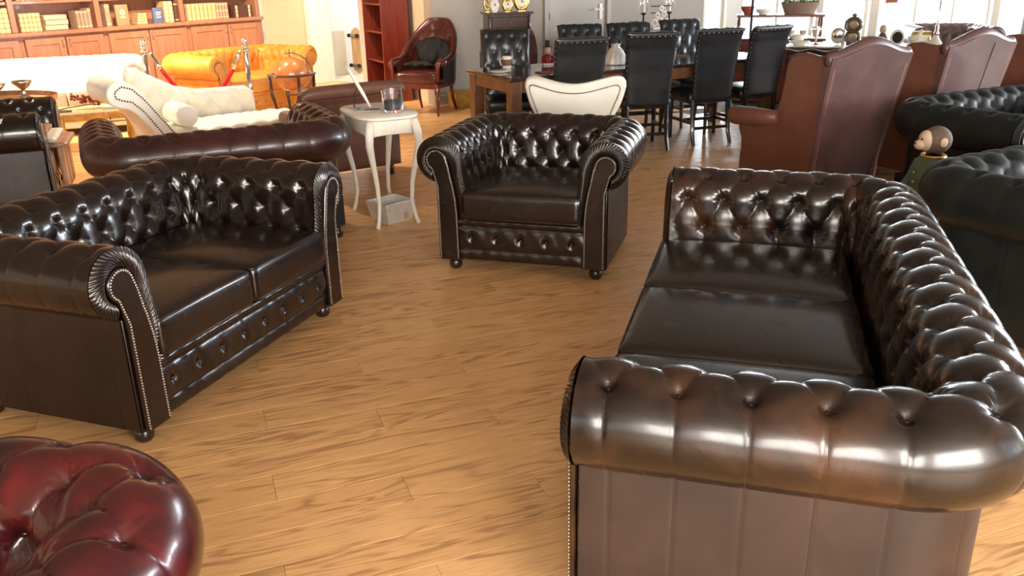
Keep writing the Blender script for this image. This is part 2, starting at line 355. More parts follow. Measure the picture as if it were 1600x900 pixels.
# ---------------------------------------------------------------- shell
def struct(o): o['kind'] = 'structure'; return o
HT = 2.9
def wall(name, p, q, mat, th=.2, z0=0, z1=HT, holes=(), side=1):
    """wall from p to q; thickness goes to the left of p->q times side; holes (s0,s1,z0,z1)"""
    p = Vector(p).to_2d(); q = Vector(q).to_2d(); d = (q-p); L = d.length; d /= L; n = Vector((-d.y, d.x))*side; mb = MB()
    def blk(s0, s1, a, b):
        if s1-s0 < 1e-4 or b-a < 1e-4: return
        c = p+d*(s0+s1)/2+n*th/2; mb.box((c.x, c.y, (a+b)/2), (s1-s0, th, b-a), math.atan2(d.y, d.x))
    s = 0
    for (a, b, c0, c1) in sorted(holes):
        blk(s, a, z0, z1); blk(a, b, z0, c0); blk(a, b, c1, z1); s = b
    blk(s, L, z0, z1); return struct(mb.build(name, mat))
def window(name, p, q, s0, s1, z0, z1, side=1, mull=1, bars=1, th=.2):
    p = Vector(p).to_2d(); q = Vector(q).to_2d(); d = (q-p).normalized(); n = Vector((-d.y, d.x))*side; a = math.atan2(d.y, d.x)
    fr = MB()
    def bx(sa, sb, za, zb, t=.06, o=.10):
        c = p+d*(sa+sb)/2+n*o; fr.box((c.x, c.y, (za+zb)/2), (sb-sa, t, zb-za), a)
    bx(s0, s0+.06, z0, z1); bx(s1-.06, s1, z0, z1); bx(s0+.06, s1-.06, z0, z0+.06); bx(s0+.06, s1-.06, z1-.06, z1)
    for i in range(1, mull+1):
        s = s0+(s1-s0)*i/(mull+1); bx(s-.025, s+.025, z0+.06, z1-.06, .05)
    f = struct(fr.build(name, M['frame'])); 
    for i in range(mull+1):
        sa = s0+.06+(s1-s0-.12)*i/(mull+1); sb = s0+.06+(s1-s0-.12)*(i+1)/(mull+1); c = p+d*(sa+sb)/2+n*.10
        MB().box((c.x, c.y, (z0+z1)/2), (sb-sa, .006, z1-z0-.12), a).build('window_pane', M['pane'], f)
    return f
c0 = AB(-11, -3); c1 = AB(13, -3); c2 = AB(13, 7); c3 = AB(11.2, 7)
wins = [(1.4, 5.4, .35, 2.6), (6.0, 10.0, .35, 2.6), (10.6, 14.6, .35, 2.6), (15.2, 19.2, .35, 2.6)]
wall('wall_front', c0, c1, M['wall_warm'], side=-1, holes=wins)
for i, w in enumerate(wins): window('window_%d' % (i+1), c0, c1, *w, side=-1, mull=2)
wr = [(.5, 2.7, .7, 2.5), (3.1, 5.3, .7, 2.5), (5.7, 7.9, .7, 2.5)]
wall('wall_right', c1, c2, M['wall_grey'], side=-1, holes=wr)
for i, w in enumerate(wr): window('window_%d' % (i+5), c1, c2, *w, side=-1, mull=1)
wall('wall_fireplace', c3, c2, M['wall_grey'], th=.25)
# grey wall with the door, then the windows
g0 = AB(4.12, 10.1); g1 = AB(8.3, 10.1); g2 = AB(16.2, 10.1)
dh = [(1.63, 2.53, 0, 2.05)]
wall('wall_back', g0, g1, M['wall_grey'], th=.22, holes=dh)
wb = [(.03, .42, .10, 2.75), (.72, 2.19, .10, 2.75), (2.33, 3.36, .10, 2.75), (3.56, 6.40, .10, 2.75), (6.6, 7.75, .10, 2.75)]
wall('wall_windows', g1, g2, M['frame'], th=.2, holes=wb)
for i, w in enumerate(wb): window('window_%d' % (i+8), g1, g2, *w, mull=(0, 1, 0, 2, 0)[i])
wall('wall_return', AB(4.12, 10.32), AB(4.12, 11.1), M['wall_warm'], th=.25, side=-1)
wall('wall_right_far', AB(16.2, 7), AB(16.2, 10.3), M['wall_warm'], side=-1); wall('wall_fireplace_far', c2, AB(16.2, 7), M['wall_grey'], th=.25)
# doorway wall and little room behind
d0 = Vector((-3.95, 14.35, 0)); d1 = Vector((-1.22, 12.02, 0)); L1 = (d1-d0).length
dd = (d1-d0).normalized(); hole = [(.417*L1*.99, .725*L1, 0, 2.1)]
wall('wall_doorway', d0+dd*.12, d1, M['wall_warm'], th=.25, holes=[(hole[0][0]-.12, hole[0][1]-.12, 0, 2.1)])
hs0, hs1 = hole[0][0], hole[0][1]; dn = Vector((-dd.y, dd.x, 0))
def dw(s, o=0, z=0): return d0+dd*s+dn*o+Vector((0, 0, z))
tr = MB(); da = math.atan2(dd.y, dd.x)
tr.box(dw(hs0-.05, .05, 1.08), (.12, .38, 2.16), da); tr.box(dw(hs1+.05, .05, 1.08), (.12, .38, 2.16), da); tr.box(dw((hs0+hs1)/2, .05, 2.13), (hs1-hs0-.0, .38, .08), da)
struct(tr.build('trim_1', M['frame'], bevel=.008))
wall('wall_room_left', dw(hs0-.55, .26), dw(hs0-.55, 3.2), M['wall_white'], side=1); wall('wall_room_right', dw(hs1+.02, .26), dw(hs1+.02, 3.2), M['wall_white'], side=-1)
wall('wall_room_back', dw(hs0-.8, 3.1), dw(hs1+.2, 3.1), M['wall_white'])
struct(MB().box(dw((hs0+hs1)/2-.26, 1.68, .012), (1.9, 3.0, .024), da).build('floor_side_room', M['pale_floor']))
# wall behind the bookcase and the unseen remainder
bk0 = Vector((-6.26, 11.04, 0)); bk1 = Vector((-3.98, 14.27, 0)); bkd = (bk1-bk0).normalized(); bkn = Vector((-bkd.y, bkd.x, 0))
wall('wall_bookcase', bk0-bkd*6.0+bkn*.45, bk1+bkd*.55+bkn*.45, M['wall_warm'])
pL = bk0-bkd*6.0+bkn*.45
wall('wall_left', AB(-11, -3), pL, M['wall_warm'])
struct(MB().prism(ROOM, lambda x, y: (x, y, HT), lambda x, y: (x, y, HT+.12)).build('ceiling', M['ceil']))
# skirting and door in the grey wall
ga = RA
sk = MB()
for (s0, s1) in ((0, 1.58), (2.58, 4.18)):
    c = g0+EX*(s0+s1)/2-EY*.010; sk.box((c.x, c.y, .06), (s1-s0, .02, .12), ga)
struct(sk.build('baseboard_back', M['wall_grey'], bevel=.004))
dr = struct(MB().box((g0+EX*2.08+EY*.03+Vector((0, 0, 1.02)))[:], (.86, .045, 2.02), ga).build('door_1', M['door'], bevel=.003))
fr = MB()
for s in (1.60, 2.56): fr.box((g0+EX*s-EY*.004+Vector((0, 0, 1.04)))[:], (.06, .05, 2.08), ga)
fr.box((g0+EX*2.08-EY*.004+Vector((0, 0, 2.085)))[:], (1.02, .05, .06), ga)
struct(fr.build('trim_2', M['door'], bevel=.004))
hd = MB(); hc = g0+EX*2.44-EY*.005+Vector((0, 0, 1.03)); hd.box(hc[:], (.045, .012, .20), ga); hd.beam((hc-EY*.045+Vector((0, 0, .03)))[:], (hc-EX*.13-EY*.045+Vector((0, 0, .03)))[:], .018, .018); hd.beam((hc+Vector((0, 0, .03)))[:], (hc-EY*.05+Vector((0, 0, .03)))[:], .018, .018)
hd.build('door_handle', M['white_wood'], dr, bevel=.003, label='white lever handle on a white plate')
hg = MB(); hc = g0+EX*1.645-EY*.012
for z in (.35, 1.0, 1.8): hg.box((hc+Vector((0, 0, z)))[:], (.014, .02, .09), ga)
hg.build('hinges', M['pewter'], dr)
# ceiling spotlights (lamp housings of the warm spots)
for i, (a_, b_, e_) in enumerate(SPOTS):
    t = Vector(b_)-Vector(a_); t.normalize(); q = Vector(a_)-t*.02
    lamp = thing('ceiling_spotlight', 'small white ceiling spotlight, number %s from the bookcase corner, out of frame above the sofas' % ('one two three four five six seven eight'.split()[i]), 'spotlight', (q.x, q.y, q.z))
    rot = t.to_track_quat('-Z', 'Y')
    me = MB().lathe([(.045, -.005), (.05, .0), (.05, .10), (.02, .13), (0, .13)], seg=14)
    o = me.build('lamp_shade', M['white_wood'], lamp, smooth=True); o.rotation_mode = 'QUATERNION'; o.rotation_quaternion = rot
    MB().tube([(0, 0, .0), (0, 0, HT-q.z)], .012, 8).build('stem', M['white_wood'], lamp)
# ---------------------------------------------------------------- chesterfield builder
TW, RW = .16, .26            # arm thickness at the outer panel, roll width
def ch_profile(h):
    P = [(-.034, .27), (-.030, .34), (-.020, .42), (-.006, .50), (.004, h-.20), (.0095, h-.155)]
    c = (.135, h-.125)
    for a in np.linspace(176, -72, 60): P.append((c[0]+.125*math.cos(R(a)), c[1]+.125*math.sin(R(a))))
    P.append((.160, h-.252))
    P = np.array(P); t = np.r_[0, np.cumsum(np.linalg.norm(np.diff(P, axis=0), axis=1))]
    return P, t
class Path:
    def __init__(s, W, D, rc=.06, vb=TW):
        s.ui = W/2-TW; s.vi = D-vb; s.rc = rc; s.La = s.vi-rc; s.Lc = (rc+.12)*math.pi/2; s.Lb = 2*(s.ui-rc)
        s.L = 2*s.La+2*s.Lc+s.Lb; s.c1 = s.La+s.Lc/2; s.c2 = s.L-s.c1
    def at(s, q):
        q = np.asarray(q, float); P = np.zeros(q.shape+(2,)); N = np.zeros(q.shape+(2,)); ui, vi, rc = s.ui, s.vi, s.rc
        a1, a2, a3, a4 = s.La, s.La+s.Lc, s.La+s.Lc+s.Lb, s.La+2*s.Lc+s.Lb
        k = q < a1; P[k] = np.c_[np.full(k.sum(), -ui), q[k]]; N[k] = (-1, 0)
        k = (q >= a1) & (q < a2); t = (q[k]-a1)/s.Lc*math.pi/2; N[k] = np.c_[-np.cos(t), np.sin(t)]; P[k] = N[k]*rc+np.array((-ui+rc, vi-rc))
        k = (q >= a2) & (q < a3); P[k] = np.c_[-ui+rc+(q[k]-a2), np.full(k.sum(), vi)]; N[k] = (0, 1)
        k = (q >= a3) & (q < a4); t = (q[k]-a3)/s.Lc*math.pi/2; N[k] = np.c_[np.sin(t), np.cos(t)]; P[k] = N[k]*rc+np.array((ui-rc, vi-rc))
        k = q >= a4; P[k] = np.c_[np.full(k.sum(), ui), vi-rc-(q[k]-a4)]; N[k] = (1, 0)
        return P, N
def chesterfield(name, label, cat, loc, rz, W=1.4, D=.86, h=.76, cushions=2, mats=('brown', 'brown', 'brown_side'), res=.011, dx=.15, dt=.098,
                 A=.026, rows=4, nails='nail_silver', buttons=True, seat='cushion', group=None, feet=True, phi_last=72, button_parts=True, full=True, threads=False):
    lm, cm, sm = (M[q] for q in mats)
    root = thing(name, label, cat, loc, rz, group); pa = Path(W, D); prof, tt = ch_profile(h); T = tt[-1]
    # arc position of the last (outermost) button row
    tl = tt[6]+R(176-phi_last)*.125
    nb = max(2, round((pa.Lb+pa.Lc)/dx)); na = max(1, int((pa.La+pa.Lc/2)/dx)); dxa = (pa.La+pa.Lc/2)/(na+.45)
    dxb = (pa.Lb+pa.Lc)/nb
    def X(s): return np.where(s < pa.c1, (s-pa.c1)/dxa, np.where(s > pa.c2, nb+(s-pa.c2)/dxa, (s-pa.c1)/dxb))
    K = rows
    def disp(s, t):
        x = X(s); Y = (tl-t)/dt; dxx = np.where((s < pa.c1) | (s > pa.c2), dxa, dxb)
        Yc = np.clip(Y, 0, K-1); a = x+Yc/2; b = x-Yc/2
        sa = np.abs(np.sin(math.pi*a)); sb = np.abs(np.sin(math.pi*b)); pil = (sa*sb)**.30
        r2 = np.full(s.shape, 9.)
        kk = []
        for k in range(K):
            ddx = (x-k/2); ddx = (ddx-np.round(ddx))*dxx; ddy = (Y-k)*dt; rr = ddx**2+ddy**2
            th = np.arctan2(ddy, ddx); kk.append((rr, th)); 
        rr = np.array([q[0] for q in kk]); th = np.array([q[1] for q in kk]); ix = rr.argmin(0)
        r = np.sqrt(np.take_along_axis(rr, ix[None], 0)[0]); th = np.take_along_axis(th, ix[None], 0)[0]
        hh = A*(.36*pil+.64*(1-np.exp(-(r/.027)**1.7)))
        hh += A*.055*np.sin(th*11+np.sin(x*7+Y*3)*3)*np.exp(-((r-.026)/.016)**2)
        # folds running out over the roll, fading to a seam
        dxs = np.abs(x-np.round(x))*dxx; w = np.clip(np.exp(Y*dt/.085), 0, 1)
        seam = A*.93-.0022*np.exp(-(dxs/.0042)**2)
        hh = np.where(Y < 0, w*hh+(1-w)*seam, hh)
        bl = np.clip((Y-(K-1))*dt/.12, 0, 1); hh = hh*(1-bl*.6)
        # settle at the open arm fronts
        e = np.minimum(s, pa.L-s); g = np.clip(e/.05, 0, 1); g = g*g*(3-2*g)
        return (hh*g+A*.85*(1-g))-A*.85
    def surf(s, t):
        o = np.interp(t, tt, prof[:, 0]); z = np.interp(t, tt, prof[:, 1]); e = 1e-3
        do = np.interp(t+e, tt, prof[:, 0])-np.interp(t-e, tt, prof[:, 0]); dz = np.interp(t+e, tt, prof[:, 1])-np.interp(t-e, tt, prof[:, 1]); n = np.hypot(do, dz)+1e-12
        no, nz = -dz/n, do/n; P, N = pa.at(s); d = disp(s, t)
        q = (o+no*d); return np.stack([P[..., 0]+N[..., 0]*q, P[..., 1]+N[..., 1]*q, z+nz*d], -1), np.stack([N[..., 0]*no, N[..., 1]*no, nz], -1)
    nt = int(T/res)+1
    def seg(n_, s0, s1, m):
        ns = max(8, int((s1-s0)/res)); s, t = np.meshgrid(np.linspace(s0, s1, ns), np.linspace(0, T, nt), indexing='ij')
        P, _ = surf(s, t); return MB().grid(P, flip=True).build(n_, lm, m, smooth=True)
    seg('armrest', 0, pa.c1, root); seg('backrest', pa.c1, pa.c2, root); seg('armrest', pa.c2, pa.L, root)
    # outer panels with vertical seams
    def panel(n_, s0, s1):
        ns = max(12, int((s1-s0)/(res*.8))); s = np.linspace(s0, s1, ns); zz = np.array([.075, .08, .2, .35, h-.25, h-.235])
        P, N = pa.at(s); dxx = np.where((s < pa.c1) | (s > pa.c2), dxa, dxb); dd = np.abs(X(s)-np.round(X(s)))*dxx
        G = np.zeros((ns, len(zz), 3)); o = TW-.004-.0016*np.exp(-(dd/.0045)**2)
        for j, z in enumerate(zz): G[:, j, :2] = P+N*(o-(.006 if j in (0,) else 0))[:, None]; G[:, j, 2] = z
        MB().grid(G).build(n_, sm, root, smooth=True)
    panel('side_panel', 0, pa.c1); panel('back_panel', pa.c1, pa.c2); panel('side_panel', pa.c2, pa.L)
    if threads: # stitched seams on the roll and the outer panels
        mb = MB()
        for k in range(-9, nb+10):
            s = pa.c1+k*dxa if k < 0 else (pa.c2+(k-nb)*dxa if k > nb else pa.c1+k*dxb)
            if s < .02 or s > pa.L-.02: continue
            t = np.linspace(tl+.035, T-.012, 26); P, N = surf(np.full(26, s), t); mb.tube(P+N*.0002, .0011, 4, caps=False)
            q, n2 = pa.at(np.array([s])); q = q[0]+n2[0]*(TW-.0056); mb.tube([(q[0], q[1], z) for z in (.08, .25, h-.25)], .0011, 4, caps=False)
        mb.build('seam_stitching', M['seam'], root, smooth=True, kind='stuff')
    ui = pa.ui
    # base board under the seat
    mb = MB(); mb.box((0, D/2, .18), (W-.06, D-.06, .19)); mb.build('base_frame', M['void'], root)
    # front rail: plain band, buttoned band, bead
    def rail():
        x0 = ui+.035; nx = int(2*x0/.008); xs = np.linspace(-x0, x0, nx); zs = np.linspace(.075, .318, 40); G = np.zeros((nx, 40, 3))
        nbn = max(3, round(2*x0/.15)); bx = (np.arange(nbn)+.5)/nbn*2*x0-x0; Z, XX = np.meshgrid(zs, xs)
        y = np.where(Z < .137, .010*np.clip(np.sin((Z-.075)/.062*math.pi), 0, 1)**.5, 0)
        y = np.where((Z >= .137) & (Z < .272), .018*np.clip(np.sin((Z-.137)/.135*math.pi), 0, 1)**.4, y)
        y = np.where(Z >= .272, .022*np.clip(np.sin((Z-.272)/.046*math.pi), 0, 1)**.5, y)
        for b in bx:
            r = np.hypot(XX-b, (Z-.205)*.8); y = y-.016*np.exp(-(r/.017)**2); y = y-.004*np.exp(-((XX-b)/.006)**2)*np.exp(-((Z-.205)/.04)**2)
        y = y+.002*np.sin(XX*55+Z*40)*np.sin(XX*23)
        G[..., 0] = XX; G[..., 1] = -y+.004; G[..., 2] = Z
        MB().grid(G).build('front_rail', lm, root, smooth=True); return bx
    bx = rail() if full else []
    # arm fronts
    c = (.135, h-.125)
    def arm_front(sg):
        outer = [(-.034, .305), (-.030, .34), (-.020, .42), (-.006, .50), (.004, h-.20), (.0095, h-.155)]+[(c[0]+.127*math.cos(R(a)), c[1]+.127*math.sin(R(a))) for a in np.linspace(172, -75, 40)]
        inner = [(.028, .305), (.030, .34), (.036, .42), (.050, .50), (.060, h-.22), (.070, h-.165)]+[(c[0]+.008+.060*math.cos(R(a)), c[1]+.060*math.sin(R(a))) for a in np.linspace(165, -62, 40)]
        def rs(P, n):
            P = np.array(P); t = np.r_[0, np.cumsum(np.linalg.norm(np.diff(P, axis=0), axis=1))]; q = np.linspace(0, t[-1], n); return np.c_[np.interp(q, t, P[:, 0]), np.interp(q, t, P[:, 1])], t[-1]
        n = int(1.05/(res*.45)); 
        O, Lo = rs(outer, n); I, _ = rs(inner, n); ws = np.linspace(0, 1, 8); k = 2*math.pi/.017
        G = np.zeros((n, 8, 3)); al = np.linspace(0, Lo, n)
        for j, w in enumerate(ws):
            q = O*(1-w)+I*w; v = -.030*math.sin(math.pi*(.08+.80*w))**.8+.004-.0050*np.sin(al*k)*math.sin(math.pi*min(1, w*1.15))
            G[:, j] = np.c_[sg*(ui+q[:, 0]), v, q[:, 1]]
        MB().grid(G, flip=sg < 0).build('pleated_border', lm, root, smooth=True)
        # facing board with rolled edge
        F = [(.030, .075)]+inner[1:]+[(.150, h-.245), (.145, h-.30), (.145, .075)]
        F = np.array(F); cen = F.mean(0)
        mb = MB(); f0 = lambda x, z: (sg*(ui+x), -.010, z); f1 = lambda x, z: (sg*(ui+x), -.028, z)
        mb.prism([tuple(p) for p in (F if sg > 0 else F[::-1])], f1, f0)
        ob = mb.build('arm_facing', lm, root, smooth=40, bevel=.006)
        # plain post strip outside the border, below the roll
        MB().box((sg*(ui+.084), .010, (h-.18)/2), (.136, .03, h-.32)).build('arm_post', lm, root, bevel=.004)
        # nailheads
        line = [(.036, .09)]+[(a+.008*1, b) for i, (a, b) in enumerate(inner[1:6], 1)]+[(c[0]+.008+.051*math.cos(R(a)), c[1]+.051*math.sin(R(a))) for a in np.linspace(165, -62, 30)]+[(.138, h-.27), (.137, .09)]
        P, L = rs(line, int(2.0/.0165)); nm = MB(); q = [(sg*(ui+a), -.0285, z) for a, z in P]
        for a in q: nm.ball(a, (.0046, .004, .0046), 6, 3)
        nm.build('nailheads', M[nails], root, smooth=True, kind='stuff')
    if full: arm_front(1); arm_front(-1)
    else:
        for sg in (-1, 1):
            F = [(.0, .10), (.0, h-.18)]+[(c[0]+.12*math.cos(R(a)), c[1]+.12*math.sin(R(a))) for a in np.linspace(160, -70, 20)]+[(.155, .10)]
            MB().prism(F if sg > 0 else F[::-1], lambda x, z: (sg*(ui+x), -.012, z), lambda x, z: (sg*(ui+x), .01, z)).build('arm_facing', lm, root, bevel=.004)
    # seat cushions
    if cushions:
        Wc = 2*(ui+.026); w = Wc/cushions
        for i in range(cushions):
            cx = -Wc/2+w*(i+.5); d = D-TW-.015
            mb = MB(); mb.rbox((cx, d/2-.02, .388), (w-.004, d+.035, .155), r=.028, n=(20, 20, 6), crown=.028)
            cu = mb.build('seat_cushion', cm, root, smooth=True, weld=True)
            for zz in (.457, .322):
                hx, y0, y1, rr = w/2-.008, -.030, d-.03, .03; pts = []
                for qx, qy, a0 in ((cx+hx-rr, y1-rr, 0), (cx-hx+rr, y1-rr, 90), (cx-hx+rr, y0+rr, 180), (cx+hx-rr, y0+rr, 270)):
                    for a in np.linspace(a0, a0+90, 6): pts.append((qx+rr*math.cos(R(a)), qy+rr*math.sin(R(a)), zz))
                MB().tube(pts, .0045, 6, closed=True).build('piping', cm, cu, smooth=True)
    # buttons
    if buttons:
        bm_ = MB().ball((0, 0, 0), (.0085, .0085, .0055), 8, 5); allb = []
        for k in range(K):
            lo = math.ceil(X(np.array(.035))-k/2); hi = math.floor(X(np.array(pa.L-.035))-k/2)
            for i in range(int(lo), int(hi)+1):
                x = i+k/2; s = pa.c1+x*dxa if x < 0 else (pa.c2+(x-nb)*dxa if x > nb else pa.c1+x*dxb)
                P, N = surf(np.array([s]), np.array([tl-k*dt])); allb.append((Vector(P[0]+N[0]*.001), Vector(N[0])))
        for b in bx: allb.append((Vector((b, -.004, .205)), Vector((0, -1, 0))))
        if button_parts:
            me = bm_.mesh('button', lm)
            for P, N in allb: inst('button', me, root, P, N.to_track_quat('Z', 'Y'))
        else:
            mb = MB()
            for P, N in allb: mb.ball(P, .0075, 6, 4)
            mb.build('buttons', lm, root, smooth=True, kind='stuff')
    if feet:
        me = MB().lathe([(0, 0), (.026, 0), (.034, .010), (.038, .030), (.032, .052), (.022, .062), (.028, .070), (.028, .088)], seg=18).mesh('foot', M['foot'])
        for sx in (-1, 1):
            for y in (.06, D-.075): inst('foot', me, root, (sx*(W/2-.075), y, 0))
    return root
# ---------------------------------------------------------------- the chesterfields
loveseat = chesterfield('chesterfield_loveseat', 'dark brown two-seat chesterfield with button tufting on the left, facing the open floor', 'sofa', (-1.095, 3.332, 0), R(70.4), W=1.40, D=.86, cushions=2, res=.008, dx=.138, dt=.103, A=.030, rows=5)
armchair = chesterfield('chesterfield_armchair', 'dark brown chesterfield club armchair in the centre, in front of the cream heart-backed chair', 'armchair', (.054, 4.457, 0), R(-16.9), W=.96, D=.86, cushions=1, res=.008, dx=.130, dt=.103, A=.030, rows=5)
sofa = chesterfield('chesterfield_sofa', 'large antique brown three-seat chesterfield in the right foreground, its arm end towards the viewer', 'sofa', (.444, 2.737, 0), R(-106.4), W=2.09, D=.91, cushions=3, mats=('antique', 'brown', 'side'), res=.0062, dx=.155, dt=.118, A=.036, phi_last=62, threads=True, rows=4)

ox_corner = chesterfield('chesterfield_sofa', 'oxblood red chesterfield whose rounded tufted corner fills the bottom left of the picture', 'sofa', (-1.585, .835, 0), R(-98), W=1.40, D=.86, cushions=2, mats=('oxblood', 'oxblood', 'oxblood'), res=.006, dx=.16, dt=.125, A=.033, phi_last=62, rows=5)
ox_back = chesterfield('chesterfield_loveseat', 'dark oxblood chesterfield loveseat seen from behind, between the white chaise and the brown loveseat', 'sofa', (-2.0, 5.72, 0), R(206), W=1.36, D=.86, cushions=2, mats=('oxdark', 'oxdark', 'oxdark'), res=.009, dx=.15, A=.040, phi_last=66, button_parts=False)
left_arm = chesterfield('chesterfield_armchair', 'black-brown chesterfield armchair cut by the left edge, with pale layers imitating glare on its seat', 'armchair', (-3.304, 6.172, 0), R(110.5), W=.92, D=.86, cushions=1, mats=('brown', 'tan', 'brown_side'), res=.012, dx=.14, button_parts=False)
green_back = chesterfield('chesterfield_loveseat', 'dark green-black chesterfield with open arm end, behind the figure in the green coat', 'sofa', (3.53, 5.13, 0), R(27), W=1.40, D=.86, cushions=2, mats=('green', 'green', 'green'), res=.011, dx=.14, button_parts=False)
green_near = chesterfield('chesterfield_loveseat', 'dark green-black chesterfield at the right edge, directly behind the antique brown sofa', 'sofa', (2.86, 3.29, 0), R(27), W=1.40, D=.86, cushions=2, mats=('green', 'green', 'green'), res=.011, dx=.16, button_parts=False)
mustard = chesterfield('chesterfield_loveseat', 'mustard yellow chesterfield by the bookcase wall, behind the silver rope post', 'sofa', (-2.785, 10.22, 0), R(60), W=1.5, D=.86, cushions=1, mats=('mustard', 'mustard', 'mustard'), res=.014, dx=.12, button_parts=False)
cream_sofa = chesterfield('chesterfield_sofa', 'cream chesterfield sofa in front of the bookcase, brightly lit, behind the yellow coffee table', 'sofa', (-4.94, 9.13, 0), R(20), W=2.0, D=.86, cushions=3, mats=('cream', 'cream', 'cream'), res=.014, dx=.14, A=.02, button_parts=False)
far_sofa = chesterfield('chesterfield_armchair', 'brown chesterfield armchair far away by the bright windows, beyond the laden console', 'armchair', (5.9, 11.6, 0), R(-10), W=.96, D=.86, cushions=1, mats=('wing', 'wing', 'wing'), res=.02, dx=.14, button_parts=False)
# ---------------------------------------------------------------- slabs, dining chairs
def rot2(x, y, a): return x*math.cos(a)-y*math.sin(a), x*math.sin(a)+y*math.cos(a)
def back_slab(wfun, cl, th, n_u=25, tuft=None, amp=.0, round_=.5):
    """closed slab: cl = centreline list (y,z); wfun(t)->half width; th thickness; tuft(u_m, t_m) front relief"""
    C = np.array(cl, float); t = np.r_[0, np.cumsum(np.linalg.norm(np.diff(C, axis=0), axis=1))]; n_t = max(12, int(t[-1]/.018)); q = np.linspace(0, t[-1], n_t)
    y = np.interp(q, t, C[:, 0]); z = np.interp(q, t, C[:, 1]); ty = np.gradient(y, q); tz = np.gradient(z, q); n = np.hypot(ty, tz); ny, nz = -tz/n, ty/n  # front normal (-y)
    rings = []
    for i in range(n_t):
        w = wfun(q[i]/t[-1]); e = min(q[i], t[-1]-q[i]); k = min(1, math.sqrt(max(1e-4, 1-(1-min(1, e/(th*.5)))**2))); ring = []
        us = np.linspace(-1, 1, n_u); us = np.sign(us)*(1-(1-np.abs(us))**1.35)
        for u in us:
            s = (1-abs(u)**8)**.5*k; d = th/2*s+(tuft(u*w, q[i])*s if tuft else 0); ring.append((u*w, y[i]+ny[i]*d, z[i]+nz[i]*d))
        for u in us[::-1][1:-1]:
            s = (1-abs(u)**8)**.5*k; ring.append((u*w, y[i]-ny[i]*th/2*s, z[i]-nz[i]*th/2*s))
        rings.append(ring)
    m = MB().grid(np.array(rings), close_v=True, flip=False); k = (n_t-1)*len(rings[0]); L = len(rings[0])
    m.f.append(tuple(range(L))); m.f.append(tuple(k+i for i in range(L))[::-1]); return m
def tuft2(dx, dt, t0, A, t_hi=9):
    def f(x, t):
        Y = (t-t0)/dt; a = x/dx+Y/2; b = x/dx-Y/2
        p = (abs(math.sin(math.pi*a))*abs(math.sin(math.pi*b)))**.45
        da = (a-round(a)); db = (b-round(b)); r = math.hypot((da+db)/2*dx, (da-db)*dt)
        w = min(1, max(0, (t-t0+dt*.9)/.05))
        return (A*(.5*p+.5*(1-math.exp(-(r/.02)**2)))-A*.8)*w
    return f
def dining_chair(label, loc, rz, style='back'):
    """origin: floor centre of the seat; front is -y"""
    r = thing('dining_chair', label, 'chair', loc, rz, 'black leather dining chairs around the long table')
    cl = [(.205, .40), (.215, .52), (.235, .70), (.275, .92), (.31, 1.02), (.345, 1.05)]
    b = back_slab(lambda t: .205+.03*t, cl, .06, tuft=tuft2(.118, .130, .19, .032), n_u=29); back = b.build('backrest', M['black'], r, smooth=True)
    # back leather seam strip and nails
    nm = MB()
    for i in range(9):
        u = -.2+.05*i; nm.ball((u, .352, 1.018), .006, 6, 4)
    for sg in (-1, 1):
        for z in np.arange(.46, 1.0, .045):
            k = (z-.40)/.65; yy = np.interp(z, [.40, .52, .70, .92, 1.02], [.205, .215, .235, .275, .31]); nm.ball((sg*(.198+.03*k), yy+.026, z), .004, 5, 3)
    nm.build('nailheads', M['nail_silver'], r, smooth=True, kind='stuff')
    MB().rbox((0, -.02, .425), (.47, .46, .10), r=.035, n=(10, 10, 4), crown=.02).build('seat', M['black'], r, smooth=True, weld=True)
    for sg in (-1, 1):
        MB().tube([(sg*.195, -.20, .40), (sg*.195, -.20, .2), (sg*.19, -.20, 0)], [.024, .020, .016], 6).build('leg', M['chairwood'], r, smooth=30)
        MB().tube([(sg*.185, .20, .42), (sg*.187, .205, .25), (sg*.19, .225, .10), (sg*.195, .262, 0)], [.024, .022, .019, .017], 6).build('leg', M['chairwood'], r, smooth=30)
        MB().beam((sg*.19, -.20, .20), (sg*.19, .21, .20), .018, .028).build('stretcher', M['chairwood'], r)
    MB().beam((-.19, 0, .20), (.19, 0, .20), .018, .028).build('stretcher', M['chairwood'], r); MB().beam((-.188, .212, .15), (.188, .212, .15), .018, .026).build('stretcher', M['chairwood'], r)
    bt = MB()
    tf = [(x*.118, k) for k in range(0, 5) for x in (np.arange(-2, 3) if k % 2 == 0 else np.arange(-1.5, 2))]
    C = np.array(cl); tt_ = np.r_[0, np.cumsum(np.linalg.norm(np.diff(C, axis=0), axis=1))]
    for x, k in tf:
        q = .19+k*.130
        if q > tt_[-1]-.05 or abs(x) > .19: continue
        bt.ball((x, np.interp(q, tt_, C[:, 0])-.022, np.interp(q, tt_, C[:, 1])), (.008, .006, .008), 6, 4)
    bt.build('buttons', M['black'], r, smooth=True, kind='stuff'); return r
